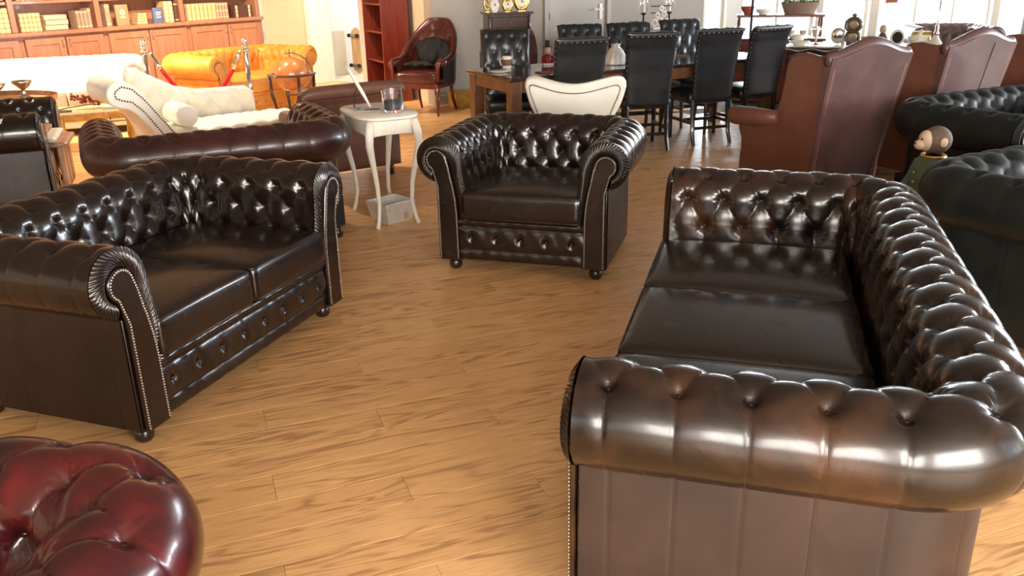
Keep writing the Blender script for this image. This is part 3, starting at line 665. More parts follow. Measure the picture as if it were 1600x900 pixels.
# table
TA = RA; tc = Vector((0, 0, 0))
T0 = Vector((.02, 7.25, 0)); TL, TWD = 2.95, .88
def TP(a, b, z=0): return T0+EX*a+EY*b+Vector((0, 0, z))
tab = thing('dining_table', 'long dark-topped dining table with square brown legs, black leather chairs along both sides', 'table', TP(TL/2, TWD/2)[:], TA)
MB().box((0, 0, .722), (TL, TWD, .035)).build('table_top', M['tabletop'], tab, bevel=.008)
for sg in (-1, 1): MB().box((0, sg*(TWD/2-.05), .655), (TL-.14, .025, .10)).build('apron', M['tablewood'], tab); MB().box((sg*(TL/2-.05), 0, .655), (.025, TWD-.14, .10)).build('apron', M['tablewood'], tab)
for sx in (-1, 1):
    for sy in (-1, 1): MB().box((sx*(TL/2-.07), sy*(TWD/2-.07), .352), (.10, .10, .704)).build('leg', M['tablewood'], tab, bevel=.006)
ch = dining_chair('black dining chair seen from behind, nearest the corner of the table, left of its row', (0, 0, 0), 0)
def put_chair(o, top, rz): # 'top' = ground point under the top of the back
    o.rotation_euler = (0, 0, rz); dx_, dy_ = rot2(0, .345, rz); o.location = (top[0]-dx_, top[1]-dy_, 0)
near = [((.62, 7.22), 'black dining chair seen from behind, leftmost of the near row, behind the cream chair'), ((1.27, 7.66), 'black dining chair seen from behind, second from the left in the near row'),
        ((1.94, 7.96), 'black dining chair seen from behind, third from the left in the near row'), ((2.47, 8.19), 'black dining chair seen from behind, rightmost of the near row, beside the wing chair')]
far = [((-.02, 8.42), 'black tufted dining chair facing us, at the left end behind the white mug'), ((.73, 8.96), 'black tufted dining chair facing us in front of the grey door'),
       ((1.23, 9.06), 'black tufted dining chair facing us, second from the right in the far row'), ((1.82, 9.46), 'black tufted dining chair facing us, rightmost of the far row, below the glass hurricane lamp')]
nrz = [R(180+14), R(180+8), R(180+18), R(180+26)]
frz = [R(6), R(10), R(10), R(16)]
first = True
for (p, lb), a in zip(near+far, nrz+frz):
    o = ch if first else copy_tree(ch, None); first = False; o['label'] = lb
    put_chair(o, p, a)
# ---------------------------------------------------------------- wing chairs
def wing_chair(label, loc, rz):
    r = thing('wing_chair', label, 'armchair', loc, rz, 'red-brown wing chairs in a row')
    W, D = .74, .82
    # back: panel with serpentine top, local v=D is behind
    def top(u): s = abs(u)/(W/2); return 1.035+.06*(.5+.5*math.cos(math.pi*min(1, s*1.12)))-.012*s
    nu = 31; us = np.linspace(-1, 1, nu); zs = np.linspace(0, 1, 22); F = np.zeros((nu, 22, 3)); B = F.copy()
    for i, u in enumerate(us):
        for j, k in enumerate(zs):
            z = .10+(top(u*W/2)-.10)*k; half = W/2*(.84+.16*(z/1.06)); lean = .02+.16*max(0, (z-.25)/.85)**1.1
            B[i, j] = (u*half, D-.13+lean+.02*(1-u*u)*0, z); F[i, j] = (u*half*.98, D-.13+lean-.11, z)
    mb = MB().grid(B).grid(F, flip=True); mb.grid(np.stack([F[:, -1], B[:, -1]], 1)); mb.grid(np.stack([B[0], F[0]], 1), flip=True); mb.grid(np.stack([F[-1], B[-1]], 1), flip=True)
    mb.build('backrest', M['wing'], r, smooth=35, weld=True)
    # rolled top rail
    pts = [(u*W/2*1.0, D-.13+.02+.16*((top(u*W/2)-.25)/.85)**1.1-.045, top(u*W/2)-.010) for u in np.linspace(-1, 1, 31)]
    MB().tube(pts, [.030+.012*math.cos(u*1.4) for u in np.linspace(-1, 1, 31)], 12, flat=1.35).build('top_roll', M['wing'], r, smooth=True)
    for sx in (): MB().tube([(sx*(.84+.16*z), D-.13+.02+.16*max(0, (z-.25)/.85)**1.1+.001, z) for z in np.linspace(.12, 1.06, 14)], .0035, 5).build('seam', M['seam'], r, smooth=True)
    for sg in (-1, 1):
        # side with wing: outline in (y,z)
        o = [(D-.10, .10), (.03, .10), (.03, .40), (.0, .46), (.0, .54), (.05, .585), (.30, .595), (.36, .63), (.40, .72), (.43, .86), (.45, .97), (.50, 1.03), (.60, 1.045), (.72, 1.03), (.84, 1.045), (D-.13+.15, .95), (D-.05, .6), (D-.10, .3)]
        f0 = lambda y, z: (sg*(W/2*(.86+.13*z)-.005), y, z); f1 = lambda y, z: (sg*(W/2*(.86+.13*z)-.065), y, z)
        P = o if sg > 0 else o[::-1]
        MB().prism(P[::-1], f0, f1).build('wing_side', M['wing_side'], r, smooth=35, bevel=.022)
        MB().tube([(sg*(W/2-.01), -.03, .555), (sg*(W/2-.01), .0, .565), (sg*(W/2-.01), .2, .575), (sg*(W/2-.02), .40, .60)], [.060, .068, .066, .045], 14).build('armrest', M['wing_side'], r, smooth=True)
    MB().rbox((0, .33, .39), (W-.16, .66, .16), r=.04, n=(10, 10, 4), crown=.025).build('seat_cushion', M['wing'], r, smooth=True, weld=True)
    MB().box((0, .35, .20), (W-.10, .66, .22)).build('seat_base', M['wing_side'], r, bevel=.01)
    for sx in (-1, 1):
        for y in (.07, D-.14): MB().lathe([(.018, 0), (.026, .03), (.020, .06), (.03, .11)], (sx*(W/2-.09), y, 0), 12).build('leg', M['foot'], r, smooth=True)
    return r
w1 = wing_chair('red-brown leather wing chair with its back turned, left one, beside the rightmost dining chair', (1.98, 6.43, 0), R(207))
w2 = copy_tree(w1, None, label='red-brown leather wing chair with its back turned, right one, behind the dark green chesterfield'); w2.location = (3.0, 7.02, 0)
MB().tube([(-.11*(.84+.16*z), .82-.13+.02+.16*max(0, (z-.25)/.85)**1.1+.001, z) for z in np.linspace(.12, 1.03, 14)], .003, 5).build('seam', M['seam'], w2, smooth=True)
w3 = copy_tree(w1, None, label='red-brown wing chair at the far right edge, only its arm and side in view'); w3.location = (3.98, 7.52, 0)
# ---------------------------------------------------------------- heart-backed cream chair
hc_ = thing('accent_chair', 'cream leather chair with kidney-shaped nail-trimmed back, behind the brown club armchair', 'chair', (.51, 6.42, 0), R(170))
def heart(u):  # top edge height for u in -1..1
    return .845+.018*math.cos(math.pi*u*1.0)*-1-.03*max(0, abs(u)-.84)/.16
o = []
N_ = 40
for i in range(N_+1):
    u = -1+2*i/N_; o.append((u*.335, .862-.036*math.cos(u*math.pi*.92)**1 if abs(u) < .99 else .80))
top_ = [(-.36, .76), (-.368, .80), (-.355, .845), (-.32, .868), (-.26, .868), (-.18, .852), (-.09, .832), (0, .824), (.09, .832), (.18, .852), (.26, .868), (.32, .868), (.355, .845), (.368, .80), (.36, .76), (.33, .66), (.27, .56), (.24, .46), (-.24, .46), (-.27, .56), (-.33, .66)]
def smooth_loop(P, k=3):
    P = np.array(P, float)
    for _ in range(k): Q = np.empty((2*len(P), 2)); nx = np.roll(P, -1, 0); Q[0::2] = .75*P+.25*nx; Q[1::2] = .25*P+.75*nx; P = Q
    return P
HL = smooth_loop(top_, 2)
def curve_y(x, z): return .27+.10*(z-.46)-.16*(x/.36)**2
MB().prism([tuple(p) for p in HL[::-1]], lambda x, z: (x, curve_y(x, z)+.02, z), lambda x, z: (x, curve_y(x, z)-.055, z)).build('backrest', M['white_leather'], hc_, smooth=50, bevel=.018)
cen = np.array((0, .68)); IN = smooth_loop([(-.30, .70), (-.325, .76), (-.325, .795), (-.30, .812), (-.2, .79), (-.1, .768), (0, .76), (.1, .768), (.2, .79), (.30, .812), (.325, .795), (.325, .76), (.30, .70), (.25, .58), (.22, .50), (-.22, .50), (-.25, .58)], 2)
t = np.r_[0, np.cumsum(np.linalg.norm(np.diff(np.vstack([IN, IN[:1]]), axis=0), axis=1))]; q = np.arange(0, t[-1], .0125); I2 = np.vstack([IN, IN[:1]])
nm = MB()
for a in q: x, z = np.interp(a, t, I2[:, 0]), np.interp(a, t, I2[:, 1]); nm.ball((x, curve_y(x, z)+.021, z), (.0055, .004, .0055), 6, 3)
nm.build('nailheads', M['nail_dark'], hc_, smooth=True, kind='stuff')
MB().rbox((0, .0, .42), (.58, .54, .11), r=.045, n=(10, 10, 4), crown=.02).build('seat', M['white_leather'], hc_, smooth=True, weld=True)
for sx in (-1, 1):
    MB().tube([(sx*.22, -.20, .38), (sx*.225, -.21, .2), (sx*.23, -.22, 0)], [.022, .018, .012], 8).build('leg', M['chairwood'], hc_, smooth=True)
    MB().tube([(sx*.22, .20, .40), (sx*.225, .20, .30), (sx*.24, .215, .15), (sx*.29, .26, 0)], [.024, .021, .018, .013], 8).build('leg', M['chairwood'], hc_, smooth=True)
# ---------------------------------------------------------------- taupe armchair behind the side table
fc = thing('low_armchair', 'taupe-brown low-backed armchair with hanging tag, seen from behind the white side table', 'armchair', (-1.66, 7.44, 0), R(213))
W, D = .86, .78
mb = back_slab(lambda t: W/2, [(D-.05, .09), (D-.05, .45), (D-.02, .66), (D+.03, .73), (D+.09, .74), (D+.12, .70)], .11, n_u=21); mb.build('backrest', M['taupe'], fc, smooth=45)
MB().tube([(-W/2+.01, D+.012, .60), (0, D+.012, .60), (W/2-.01, D+.012, .60)], .006, 6).build('piping', M['taupe'], fc, smooth=True)
for sg in (-1, 1):
    MB().rbox((sg*(W/2-.07), .48, .32), (.13, .46, .46), r=.05, n=(5, 10, 8), crown=.01).build('armrest', M['taupe'], fc, smooth=True, weld=True)
    for y in (.30, D-.10): MB().tube([(sg*(W/2-.07), y, .10), (sg*(W/2-.07), y, 0)], [.028, .02], 8).build('leg', M['darkwood'], fc, smooth=True)
MB().rbox((0, .47, .31), (W-.27, .46, .22), r=.05, n=(8, 8, 4), crown=.03).build('seat_cushion', M['taupe'], fc, smooth=True, weld=True)
tg = MB().box((-.28, D+.155, .60), (.035, .004, .085), 0).build('price_tag', M['crate'], fc, label='small brown card tag hanging on a string')
MB().tube([(-.28, D+.155, .64), (-.27, D+.13, .70), (-.26, D+.05, .795)], .0025, 5).build('string', M['dark'], tg)
# ---------------------------------------------------------------- tub chair with jacket
tb = thing('tub_chair', 'burgundy leather tub chair with wooden legs and high curved back, black jacket on it', 'armchair', (-.96, 10.35, 0), R(-22))
ns, nz = 41, 16; G = np.zeros((ns, nz, 3)); H_ = np.zeros((ns, nz, 3))
tube_pts = []
for i, s in enumerate(np.linspace(-1, 1, ns)):
    a = s*math.pi/2*1.12; 
    x = .29*math.sin(a) if abs(a) < math.pi/2 else math.copysign(.29, a); y = .06+.26*math.cos(a) if abs(a) < math.pi/2 else .06-(abs(a)-math.pi/2)*1.5
    e = abs(s); tz = 1.02-.02*e-(.42*max(0, (e-.22)/.78)**1.15)
    nrm = Vector((x, max(0, y-.06)*1.1, 0)).normalized() if y > .06 else Vector((math.copysign(1, x), 0, 0))
    for j, k in enumerate(np.linspace(0, 1, nz)):
        z = .36+(tz-.36)*k; fl = .10*k*max(0, math.cos(a))
        aa = s*3.2+(z-.66)/.24; b2 = s*3.2-(z-.66)/.24; d = .028*((abs(math.sin(math.pi*aa)*math.sin(math.pi*b2)))**.35)*min(1, (1-k)*6)*min(1, (1-e)*3)
        G[i, j] = (x*(1+.06*k)+nrm.x*.035, y+fl+nrm.y*.035, z); H_[i, j] = (x*(1+.06*k)-nrm.x*(.03+d), y+fl-nrm.y*(.03+d), z)
    tube_pts.append(((G[i, -1]+H_[i, -1])/2))
MB().grid(G, flip=True).build('back_shell', M['black'], tb, smooth=True, label='dark outer back')
MB().grid(H_).build('backrest', M['burgundy'], tb, smooth=True)
MB().tube(tube_pts, .040, 12).build('back_rim', M['burgundy'], tb, smooth=True)
bt = MB()
for zz, xs in ((.90, (-.10, .0, .10)), (.78, (-.15, -.05, .05, .15)), (.66, (-.10, 0, .10))):
    for x in xs: k = (zz-.36)/.66; bt.ball((x, .06+.26*math.sqrt(max(.05, 1-(x/.29)**2))+.10*k*math.sqrt(max(.05, 1-(x/.29)**2))-.035, zz), .011, 8, 5)
bt.build('buttons', M['burgundy'], tb, smooth=True, kind='stuff')
MB().rbox((0, -.02, .42), (.56, .56, .13), r=.05, n=(10, 10, 4), crown=.03).build('seat', M['burgundy'], tb, smooth=True, weld=True)
MB().box((0, -.03, .335), (.54, .50, .06)).build('seat_rail', M['mahogany'], tb, bevel=.008)
for sg in (-1, 1):
    MB().tube([(sg*.30, -.14, .625), (sg*.30, -.24, .62), (sg*.302, -.30, .58), (sg*.29, -.275, .50), (sg*.285, -.27, .40)], [.022, .026, .030, .022, .024], 10).build('arm_support', M['mahogany'], tb, smooth=True)
    MB().tube([(sg*.27, -.26, .34), (sg*.27, -.265, .15), (sg*.27, -.27, 0)], [.026, .020, .013], 8).build('leg', M['mahogany'], tb, smooth=True)
    MB().tube([(sg*.22, .20, .34), (sg*.225, .23, .15), (sg*.235, .30, 0)], [.024, .019, .014], 8).build('leg', M['mahogany'], tb, smooth=True)
# jacket: a crumpled cloth heap lying on the seat and leaning on the back
jk = MB(); n = 46; P = np.zeros((n, 30, 3))
rnd = np.random.RandomState(5)
for i in range(n):
    a = 2*math.pi*i/n
    for j in range(30):
        k = j/29; ph = k*math.pi
        rad = math.sin(ph)**.7*(1+.15*math.sin(3*a+4*k)+.13*math.sin(7*a-6*k)+.07*math.sin(13*a+9*k)); P[i, j] = (rad*math.cos(a)*.19, rad*math.sin(a)*.11, .165-.165*math.cos(ph)*1.0*(1+.05*math.sin(5*a)))
jr = Matrix.Rotation(R(-14), 3, 'X')
P = (P.reshape(-1, 3) @ np.array(jr).T).reshape(P.shape)+np.array((.03, .115, .008))
jk.grid(P, close_u=True)
Q = np.zeros((40, 14, 3))
for i, u in enumerate(np.linspace(0, 1, 40)):
    for j in range(14):
        a = 2*math.pi*j/14; r_ = .045*(1+.18*math.sin(6*u*3+a*2))*math.sin(math.pi*min(.98, u+.08))**.5; cx, cy = -.19+.36*u, -.16+.10*math.sin(u*3)
        Q[i, j] = (cx, cy+r_*1.25*math.cos(a), .045+r_*.8*math.sin(a)+.008)
jk.grid(Q, close_v=True)
jo = jk.build('jacket', M['dark'], None, smooth=True); jo.location = (-.96, 10.35, .512); jo.rotation_euler = (0, 0, R(-22)); tag(jo, 'crumpled black jacket heaped on the burgundy tub chair', 'jacket')
# ---------------------------------------------------------------- white chaise longue
CG = thing('chaise_longue', 'white leather chaise longue with scrolled head and tufted half back', 'chaise', (-2.52, 7.38, 0), R(38))
# local: x along length (head at -x), y depth, front (-y) faces the viewer
hp0 = [(-.30, .22), (-.42, .34), (-.54, .48), (-.66, .64), (-.76, .755), (-.86, .80), (-.95, .785), (-1.0, .72), (-.985, .65), (-.92, .61), (-.84, .60), (-.76, .54), (-.66, .42), (-.56, .30), (-.48, .22)]
hp = [(x*.90 if z > .3 else x, .22+(z-.22)*1.10) for x, z in hp0]
HPf = smooth_loop(hp, 2)
MB().prism([tuple(p) for p in HPf], lambda x, z: (x, -.32, z), lambda x, z: (x, .30, z)).build('headrest', M['white_leather'], CG, smooth=50, bevel=.03)
nm = MB()
inn0 = np.array([(-.36, .24), (-.46, .36), (-.58, .51), (-.70, .655), (-.79, .735), (-.87, .755), (-.93, .72), (-.925, .68), (-.87, .66), (-.80, .645), (-.71, .565), (-.60, .42), (-.52, .30), (-.46, .24)])
inn = inn0*np.array((.90, 1.10))+np.array((0, -.022))
t = np.r_[0, np.cumsum(np.linalg.norm(np.diff(inn, axis=0), axis=1))]
for a in np.arange(0, t[-1], .020): nm.ball((np.interp(a, t, inn[:, 0]), -.324, np.interp(a, t, inn[:, 1])), (.0075, .006, .0075), 6, 3)
nm.build('nailheads', M['nail_dark'], CG, smooth=True, kind='stuff')
def tf(dx, dy, A, x0=0, y0=0): 
    def f(X_, Y_):
        a = (X_-x0)/dx+(Y_-y0)/dy/2; b = (X_-x0)/dx-(Y_-y0)/dy/2
        return A*((np.abs(np.sin(math.pi*a)*np.sin(math.pi*b)))**.5-1)
    return f
MB().rbox((.19, -.01, .335), (1.22, .62, .17), r=.05, n=(60, 30, 5), crown=.03, tuft=tf(.17, .14, .018)).build('seat', M['white_leather'], CG, smooth=True, weld=True)
MB().box((.14, 0, .21), (1.24, .56, .10)).build('seat_base', M['white_leather'], CG, bevel=.01)
# tufted back rest along the rear, high at the head
nx, nz = 80, 34; F = np.zeros((nx, nz, 3)); B = F.copy()
def bt_(x): return np.interp(x, [-.58, -.50, -.38, -.20, -.02, .2, .42, .50], [.885, .885, .81, .71, .665, .66, .655, .60])
for i, x in enumerate(np.linspace(-.58, .50, nx)):
    for j, k in enumerate(np.linspace(0, 1, nz)):
        z = .30+(bt_(x)-.30)*k; a = x/.20+(z-.46)/.13/2; b = x/.20-(z-.46)/.13/2; e = min(1, (1-k)*9); e = math.sqrt(max(0, 1-(1-e)**2)); e2 = min(1, (.50-x)/.05, (x+.58)/.05); e2 = math.sqrt(max(0, 1-(1-max(0, e2))**2))
        d = .055*e*e2-.036*(1-(abs(math.sin(math.pi*a)*math.sin(math.pi*b)))**.45)*e*e2
        F[i, j] = (x, .285-d+.02, z); B[i, j] = (x, .305+.05*e*e2, z)
MB().grid(F).grid(B, flip=True).build('backrest', M['cream'], CG, smooth=True)
for x in (-.36, .70):
    for y in (-.24, .24): MB().lathe([(.014, 0), (.022, .03), (.018, .07), (.032, .12), (.03, .17)], (x, y, 0), 12).build('leg', M['foot'], CG, smooth=True)
bo = MB().lathe([(.001, -.19), (.078, -.19), (.088, -.178), (.092, 0), (.088, .178), (.078, .19), (.001, .19)], (0, 0, 0), 22, axis='y').build('bolster', M['white_leather'], None, smooth=35)
bx_, by_ = rot2(-.31, -.11, R(38)); bo.location = (-2.52+bx_, 7.38+by_, .53); bo.rotation_euler = (0, 0, R(38)); tag(bo, 'white leather bolster roll lying on the white chaise longue', 'cushion')
# ---------------------------------------------------------------- bookcase wall
BKA = math.atan2(bkd.y, bkd.x)
def BK(e, o=0, z=0): return bk0+bkd*e+bkn*o+Vector((0, 0, z))     # e along, o into the wall
edges = [-4.3, -3.0, -1.7, -.9, .24, 1.38, 2.69, 4.08]
vis_names = {4: 'left of the three in view', 5: 'middle of the three in view', 6: 'right of the three in view'}
hid = ['first', 'second', 'third', 'fourth']
for i in range(len(edges)-1):
    a, b = edges[i], edges[i+1]; w = b-a
    lb = ('reddish panelled base cupboard under the bookshelves, '+vis_names[i]) if i in vis_names else 'reddish base cupboard beyond the left picture edge, %s along the wall' % hid[i]
    u = thing('base_cupboard', lb, 'cupboard', BK((a+b)/2, 0)[:], BKA, 'base cupboards under the bookshelves')
    MB().box((0, .22, .45), (w-.004, .40, .90)).build('body', M['bookwood'], u)
    for sg in (-1, 1):
        dw_ = w/2-.045; cx = sg*(dw_/2+.006); d = MB()
        d.box((cx, .006, .47), (dw_-.01, .012, .80)); fw = .085
        for (x, z, sx, sz) in ((cx-dw_/2+fw/2+.005, .47, fw, .80), (cx+dw_/2-fw/2-.005, .47, fw, .80), (cx, .87-fw/2, dw_-2*fw, fw), (cx, .07+fw/2, dw_-2*fw, fw)): d.box((x, -.006, z), (sx, .014, sz))
        do = d.build('door', M['bookwood'], u, bevel=.003)
        h = MB().tube([(sg*.045, -.013, .74), (sg*.045, -.035, .75), (sg*.045, -.035, .82), (sg*.045, -.013, .83)], .006, 6).build('door_handle', M['tarnish'], do, smooth=True)
wt = MB().box((0, .19, 0), (edges[-1]-edges[0]+.06, .50, .05)).build('worktop', M['bookwood'], bevel=.01); place(wt, BK((edges[0]+edges[-1])/2+.02, 0, .925), BKA)
tag(wt, 'long reddish wood ledge on top of the base cupboards, below the rows of old books', 'worktop')
bc = thing('bookcase', 'tall reddish wood bookcase with open shelves of old books on the left back wall', 'bookcase', BK(0, 0)[:], BKA)
for e in edges: MB().box((e, .26, 1.74), (.075, .34, 1.58)).build('upright', M['bookwood'], bc, bevel=.005)
for i in range(len(edges)-1):
    a, b = edges[i], edges[i+1]
    for z in (1.305, 1.68, 2.05): MB().box(((a+b)/2, .27, z), (b-a-.07, .31, .04)).build('shelf', M['bookwood'], bc, bevel=.004)
MB().box(((edges[0]+edges[-1])/2, .425, 1.74), (edges[-1]-edges[0], .015, 1.58)).build('back_board', M['bookwood'], bc)
MB().box(((edges[0]+edges[-1])/2, .25, 2.55), (edges[-1]-edges[0]+.1, .40, .06)).build('cornice', M['bookwood'], bc, bevel=.01)
BM = {'tan': plain('tan_book_cloth', (.62, .42, .20), .6, var=.15), 'cream': plain('cream_vellum', (.72, .56, .36), .6, var=.12), 'greybrown': plain('grey_brown_book_cloth', (.40, .26, .18), .6, var=.15),
      'olive': plain('olive_book_cloth', (.30, .21, .11), .6), 'blue': plain('blue_book_cloth', (.10, .13, .25), .6), 'dark': plain('dark_book_leather', (.09, .035, .025), .5), 'gilt': plain('pale_gilt_band', (.80, .62, .32), .45), 'page': plain('page_edges', (.70, .58, .40), .8)}
def book(label, e, w, h, col, bands=5, d=.19, flat=False, z=.951, o=.10, tilt=0, group='old books on the shelves'):
    r = thing('book', label, 'book', BK(e, o, z)[:], BKA, group)
    if not flat:
        m = MB(); n = 7; sp = [(w/2*math.sin(a), .012-.012*math.cos(a)) for a in np.linspace(-math.pi/2, math.pi/2, n)]; poly = [(x, y) for x, y in sp]+[(w/2, d), (-w/2, d)]
        m.prism(poly[::-1], lambda x, y: (x, y, 0), lambda x, y: (x, y, h)); m.build('cover', BM[col], r, smooth=30)
        g = MB()
        for k in range(bands): zz = h*(.10+.80*k/max(1, bands-1)); g.prism([(x*1.03, y-.0018) for x, y in sp][::-1]+[], lambda x, y: (x, y, zz-.006 if bands < 4 else zz-h*.062), lambda x, y: (x, y, zz+.006 if bands < 4 else zz+h*.062))
        if bands: g.build('spine_labels', BM['gilt'], r, kind='stuff')
    else:
        m = MB(); m.box((0, d/2, h/2), (w, d, h)); m.build('cover', BM[col], r, bevel=.004); MB().box((-w*.36, -.001, h/2), (w*.10, .003, h*.9)).box((w*.36, -.001, h/2), (w*.10, .003, h*.9)).build('spine_labels', BM['gilt'], r, kind='stuff'); MB().box((0, -.0005, h*.04), (w*.98, .004, h*.10)).build('gap_shade_strip', BM['dark'], r)  # dark strip on flat books stands for the shaded gap below them
    return r
od = ['leftmost', 'second from left', 'third from left', 'fourth from left', 'fifth from left', 'sixth from left', 'seventh from left', 'eighth from left', 'ninth from left', 'tenth from left']
for k, e in enumerate((-.02, .055, .125, .195)): book('thick tan banded volume at the left picture edge, %s of four' % od[k], e-.03, .066, .30, 'tan')
for k in range(5): book('tan banded volume beside the stack of cream books, %s of five' % od[k], .352+.054*k, .050, .225, 'tan', 4)
for k in range(3): book('cream book lying flat beside the tan volumes, %s' % ['bottom one', 'middle one', 'top one'][k], .79+.012*(k % 2), .30, .062, 'cream', flat=True, z=.951+.0625*k)
for k in range(4): book('grey-brown slim volume before the first upright, %s of four' % od[k], 1.10+.054*k, .048, .225 if k < 3 else .25, 'greybrown', 2)
book('grey-brown volume left of the large olive book', 1.53, .07, .29, 'greybrown', 2)
ob = book('large olive book with a pale emblem on its cover, facing out', 1.745, .19, .275, 'olive', 0, d=.045)
MB().lathe([(.001, -.006), (.03, -.006), (.04, -.003), (.042, .0)], (0, .0, .17), 12, axis='y').build('emblem', BM['gilt'], ob, smooth=False); MB().box((0, -.001, .11), (.08, .004, .025)).build('emblem', BM['gilt'], ob)
for k in range(4): book('small flat tan book in the low stack beside the blue book, %s' % ['bottom one', 'second from bottom', 'third from bottom', 'top one'][k], 2.03+.004*k, .16-.01*k, .036, 'tan', flat=True, z=.951+.0365*k, d=.16)
bb = book('blue book with white lettering on its cover, facing out', 2.30, .155, .21, 'blue', 0, d=.04)
lt = MB()
for z, ws in ((.145, (.028, .018, .024)), (.115, (.034, .03)), (.08, (.02, .03, .016))):
    x = -.04
    for w_ in ws: lt.box((x+w_/2, -.001, z), (w_, .003, .014)); x += w_+.006
lt.build('lettering', M['ivory'], bb)
for k in range(2): book('tall tan banded volume to the right of the blue book, %s' % ['left one', 'right one'][k], 2.445+.075*k, .066, .29, 'tan', 5)
book('dark brown volume against the upright, right of two tall tan ones', 2.605, .06, .27, 'dark', 2)
for k in range(7): book('tan volume with gilt ends in the long right-hand set, %s of seven' % od[k], 2.83+.073*k, .062, .235, 'tan', 2)
for k in range(4): book('slim red-brown volume ending the long set, %s of four' % od[k], 3.335+.056*k, .048, .232, 'greybrown', 3)
for k in range(3): book('dark book lying flat at the right end of the shelf, %s' % ['bottom', 'middle', 'top'][k], 3.80, .34, .06, 'dark', flat=True, z=.951+.0605*k)
od2 = od+['eleventh from left', 'twelfth from left', 'thirteenth from left']
for (e0, n_, c_, nm_) in ((-.02, 4, 'dark', 'dark volume'), (.36, 13, 'greybrown', 'brown volume'), (1.50, 7, 'tan', 'tan volume'), (2.85, 6, 'dark', 'dark volume')):
    ez = {-.02: 'above the left edge set', .36: 'above the cream stack', 1.50: 'above the olive book', 2.85: 'above the long tan set'}[e0]
    for k in range(n_): book('%s on the upper shelf %s, %s' % (nm_, ez, od2[k]), e0+.058*k, .052, .25, c_, 2, z=1.326, group='books on the upper shelf '+ez)
# ---------------------------------------------------------------- globe on its stand
gl = thing('floor_globe', 'amber terrestrial globe in a wooden ring stand, in front of the mustard chesterfield', 'globe', (-2.16, 8.78, 0), R(10))
GZ = .645; g_ = MB().ball((0, 0, GZ), .172, 32, 24).build('sphere', M['globe'], gl, smooth=True)
rp = M['globe'].node_tree.nodes; 
MB().lathe([(.185, -.008), (.235, -.010), (.240, 0), (.235, .010), (.185, .008), (.185, -.008)], (0, 0, GZ), 40).build('horizon_ring', M['darkwood'], gl, smooth=40)
mb = MB(); pts = [(.205*math.sin(R(a)), 0, GZ+.205*math.cos(R(a))) for a in np.linspace(-15, 195, 40)]; mb.tube(pts, .011, 6, flat=.6).build('meridian_arc', M['pewter'], gl, smooth=True)
MB().tube([(0, 0, GZ+.17), (0, 0, GZ+.24)], .006, 6).build('pin', M['pewter'], gl)
for a in (20, 110, 200, 290): MB().tube([(.225*math.cos(R(a)), .225*math.sin(R(a)), GZ), (.215*math.cos(R(a)), .215*math.sin(R(a)), .45), (.17*math.cos(R(a)), .17*math.sin(R(a)), .25), (.22*math.cos(R(a)), .22*math.sin(R(a)), 0)], [.014, .017, .012, .014], 8).build('leg', M['darkwood'], gl, smooth=True)
MB().lathe([(.02, .14), (.17, .15), (.17, .17), (.02, .19)], (0, 0, 0), 20).build('lower_shelf', M['darkwood'], gl, smooth=40)
# ---------------------------------------------------------------- rope posts and rope
def post(label, loc):
    p = thing('rope_post', label, 'rope barrier post', loc, 0)
    MB().lathe([(.001, 0), (.15, 0), (.155, .012), (.12, .03), (.03, .05), (.02, .06)], seg=24).build('base', M['chrome'], p, smooth=40)
    MB().tube([(0, 0, .05), (0, 0, .86)], .025, 14).build('pole', M['chrome'], p, smooth=True)
    MB().lathe([(.025, .855), (.036, .86), (.036, .875), (.022, .885), (.022, .90), (.034, .905), (.034, .915), (.018, .925), (.030, .94), (.036, .955), (.030, .975), (.001, .985)], seg=16).build('finial', M['chrome'], p, smooth=True)
    return p
pA, pB = Vector((-2.66, 9.02, 0)), Vector((-3.74, 9.14, 0))
post('chrome rope post beside the mustard chesterfield, the right one of two', pA[:]); post('chrome rope post at the end of the cream sofa, the left one of two', pB[:])
rp_ = []
for k in np.linspace(0, 1, 30): p = pA.lerp(pB, .05+.9*k); rp_.append((p.x, p.y, .87-.50*(1-(2*k-1)**2)))
ro = thing('barrier_rope', 'red velvet rope hung between the two chrome posts', 'rope', ((pA+pB)/2)[:], 0); mid = (pA+pB)/2
L_ = [(x-mid.x, y-mid.y, z) for x, y, z in rp_]
MB().tube(L_[3:-3], .021, 10).build('rope', M['red'], ro, smooth=True)
for sl in (L_[:4], L_[-4:]): MB().tube(sl, [.012, .02, .024, .024] if sl is L_[:4] or sl == L_[:4] else [.024, .024, .02, .012], 10).build('rope_end', M['chrome'], ro, smooth=True)
# ---------------------------------------------------------------- yellow coffee table with things on it
ct0 = Vector((-4.35, 8.25, 0)); ct = thing('coffee_table', 'low worn yellow-painted coffee table with iron side handle, in front of the cream sofa', 'coffee table', (ct0+EX*.38+EY*.31)[:], RA)
for k in range(4): MB().box((0, -.235+.157*k, .345), (.76, .154, .03)).build('board', M['crate'], ct, bevel=.004)
MB().box((0, 0, .305), (.70, .54, .05)).build('apron', M['yellow_paint'], ct, bevel=.004)
for sx in (-1, 1):
    for sy in (-1, 1): MB().tube([(sx*.33, sy*.27, .325), (sx*.325, sy*.265, .18), (sx*.30, sy*.25, .03), (sx*.31, sy*.26, 0)], [.045, .035, .022, .026], 8).build('leg', M['yellow_paint'], ct, smooth=True)
MB().tube([(.12, -.275, .30), (.12, -.30, .26), (.26, -.30, .26), (.26, -.275, .30)], .007, 6).build('side_handle', M['pewter'], ct)
def CT(a, b, z=.361): return (ct0+EX*a+EY*b+Vector((0, 0, z)))[:]
fl = thing('flower_sprig', 'red-brown dried flower sprig lying on the yellow coffee table', 'dried flowers', CT(.34, .33), .3)
rs_ = np.random.RandomState(3); mb = MB()
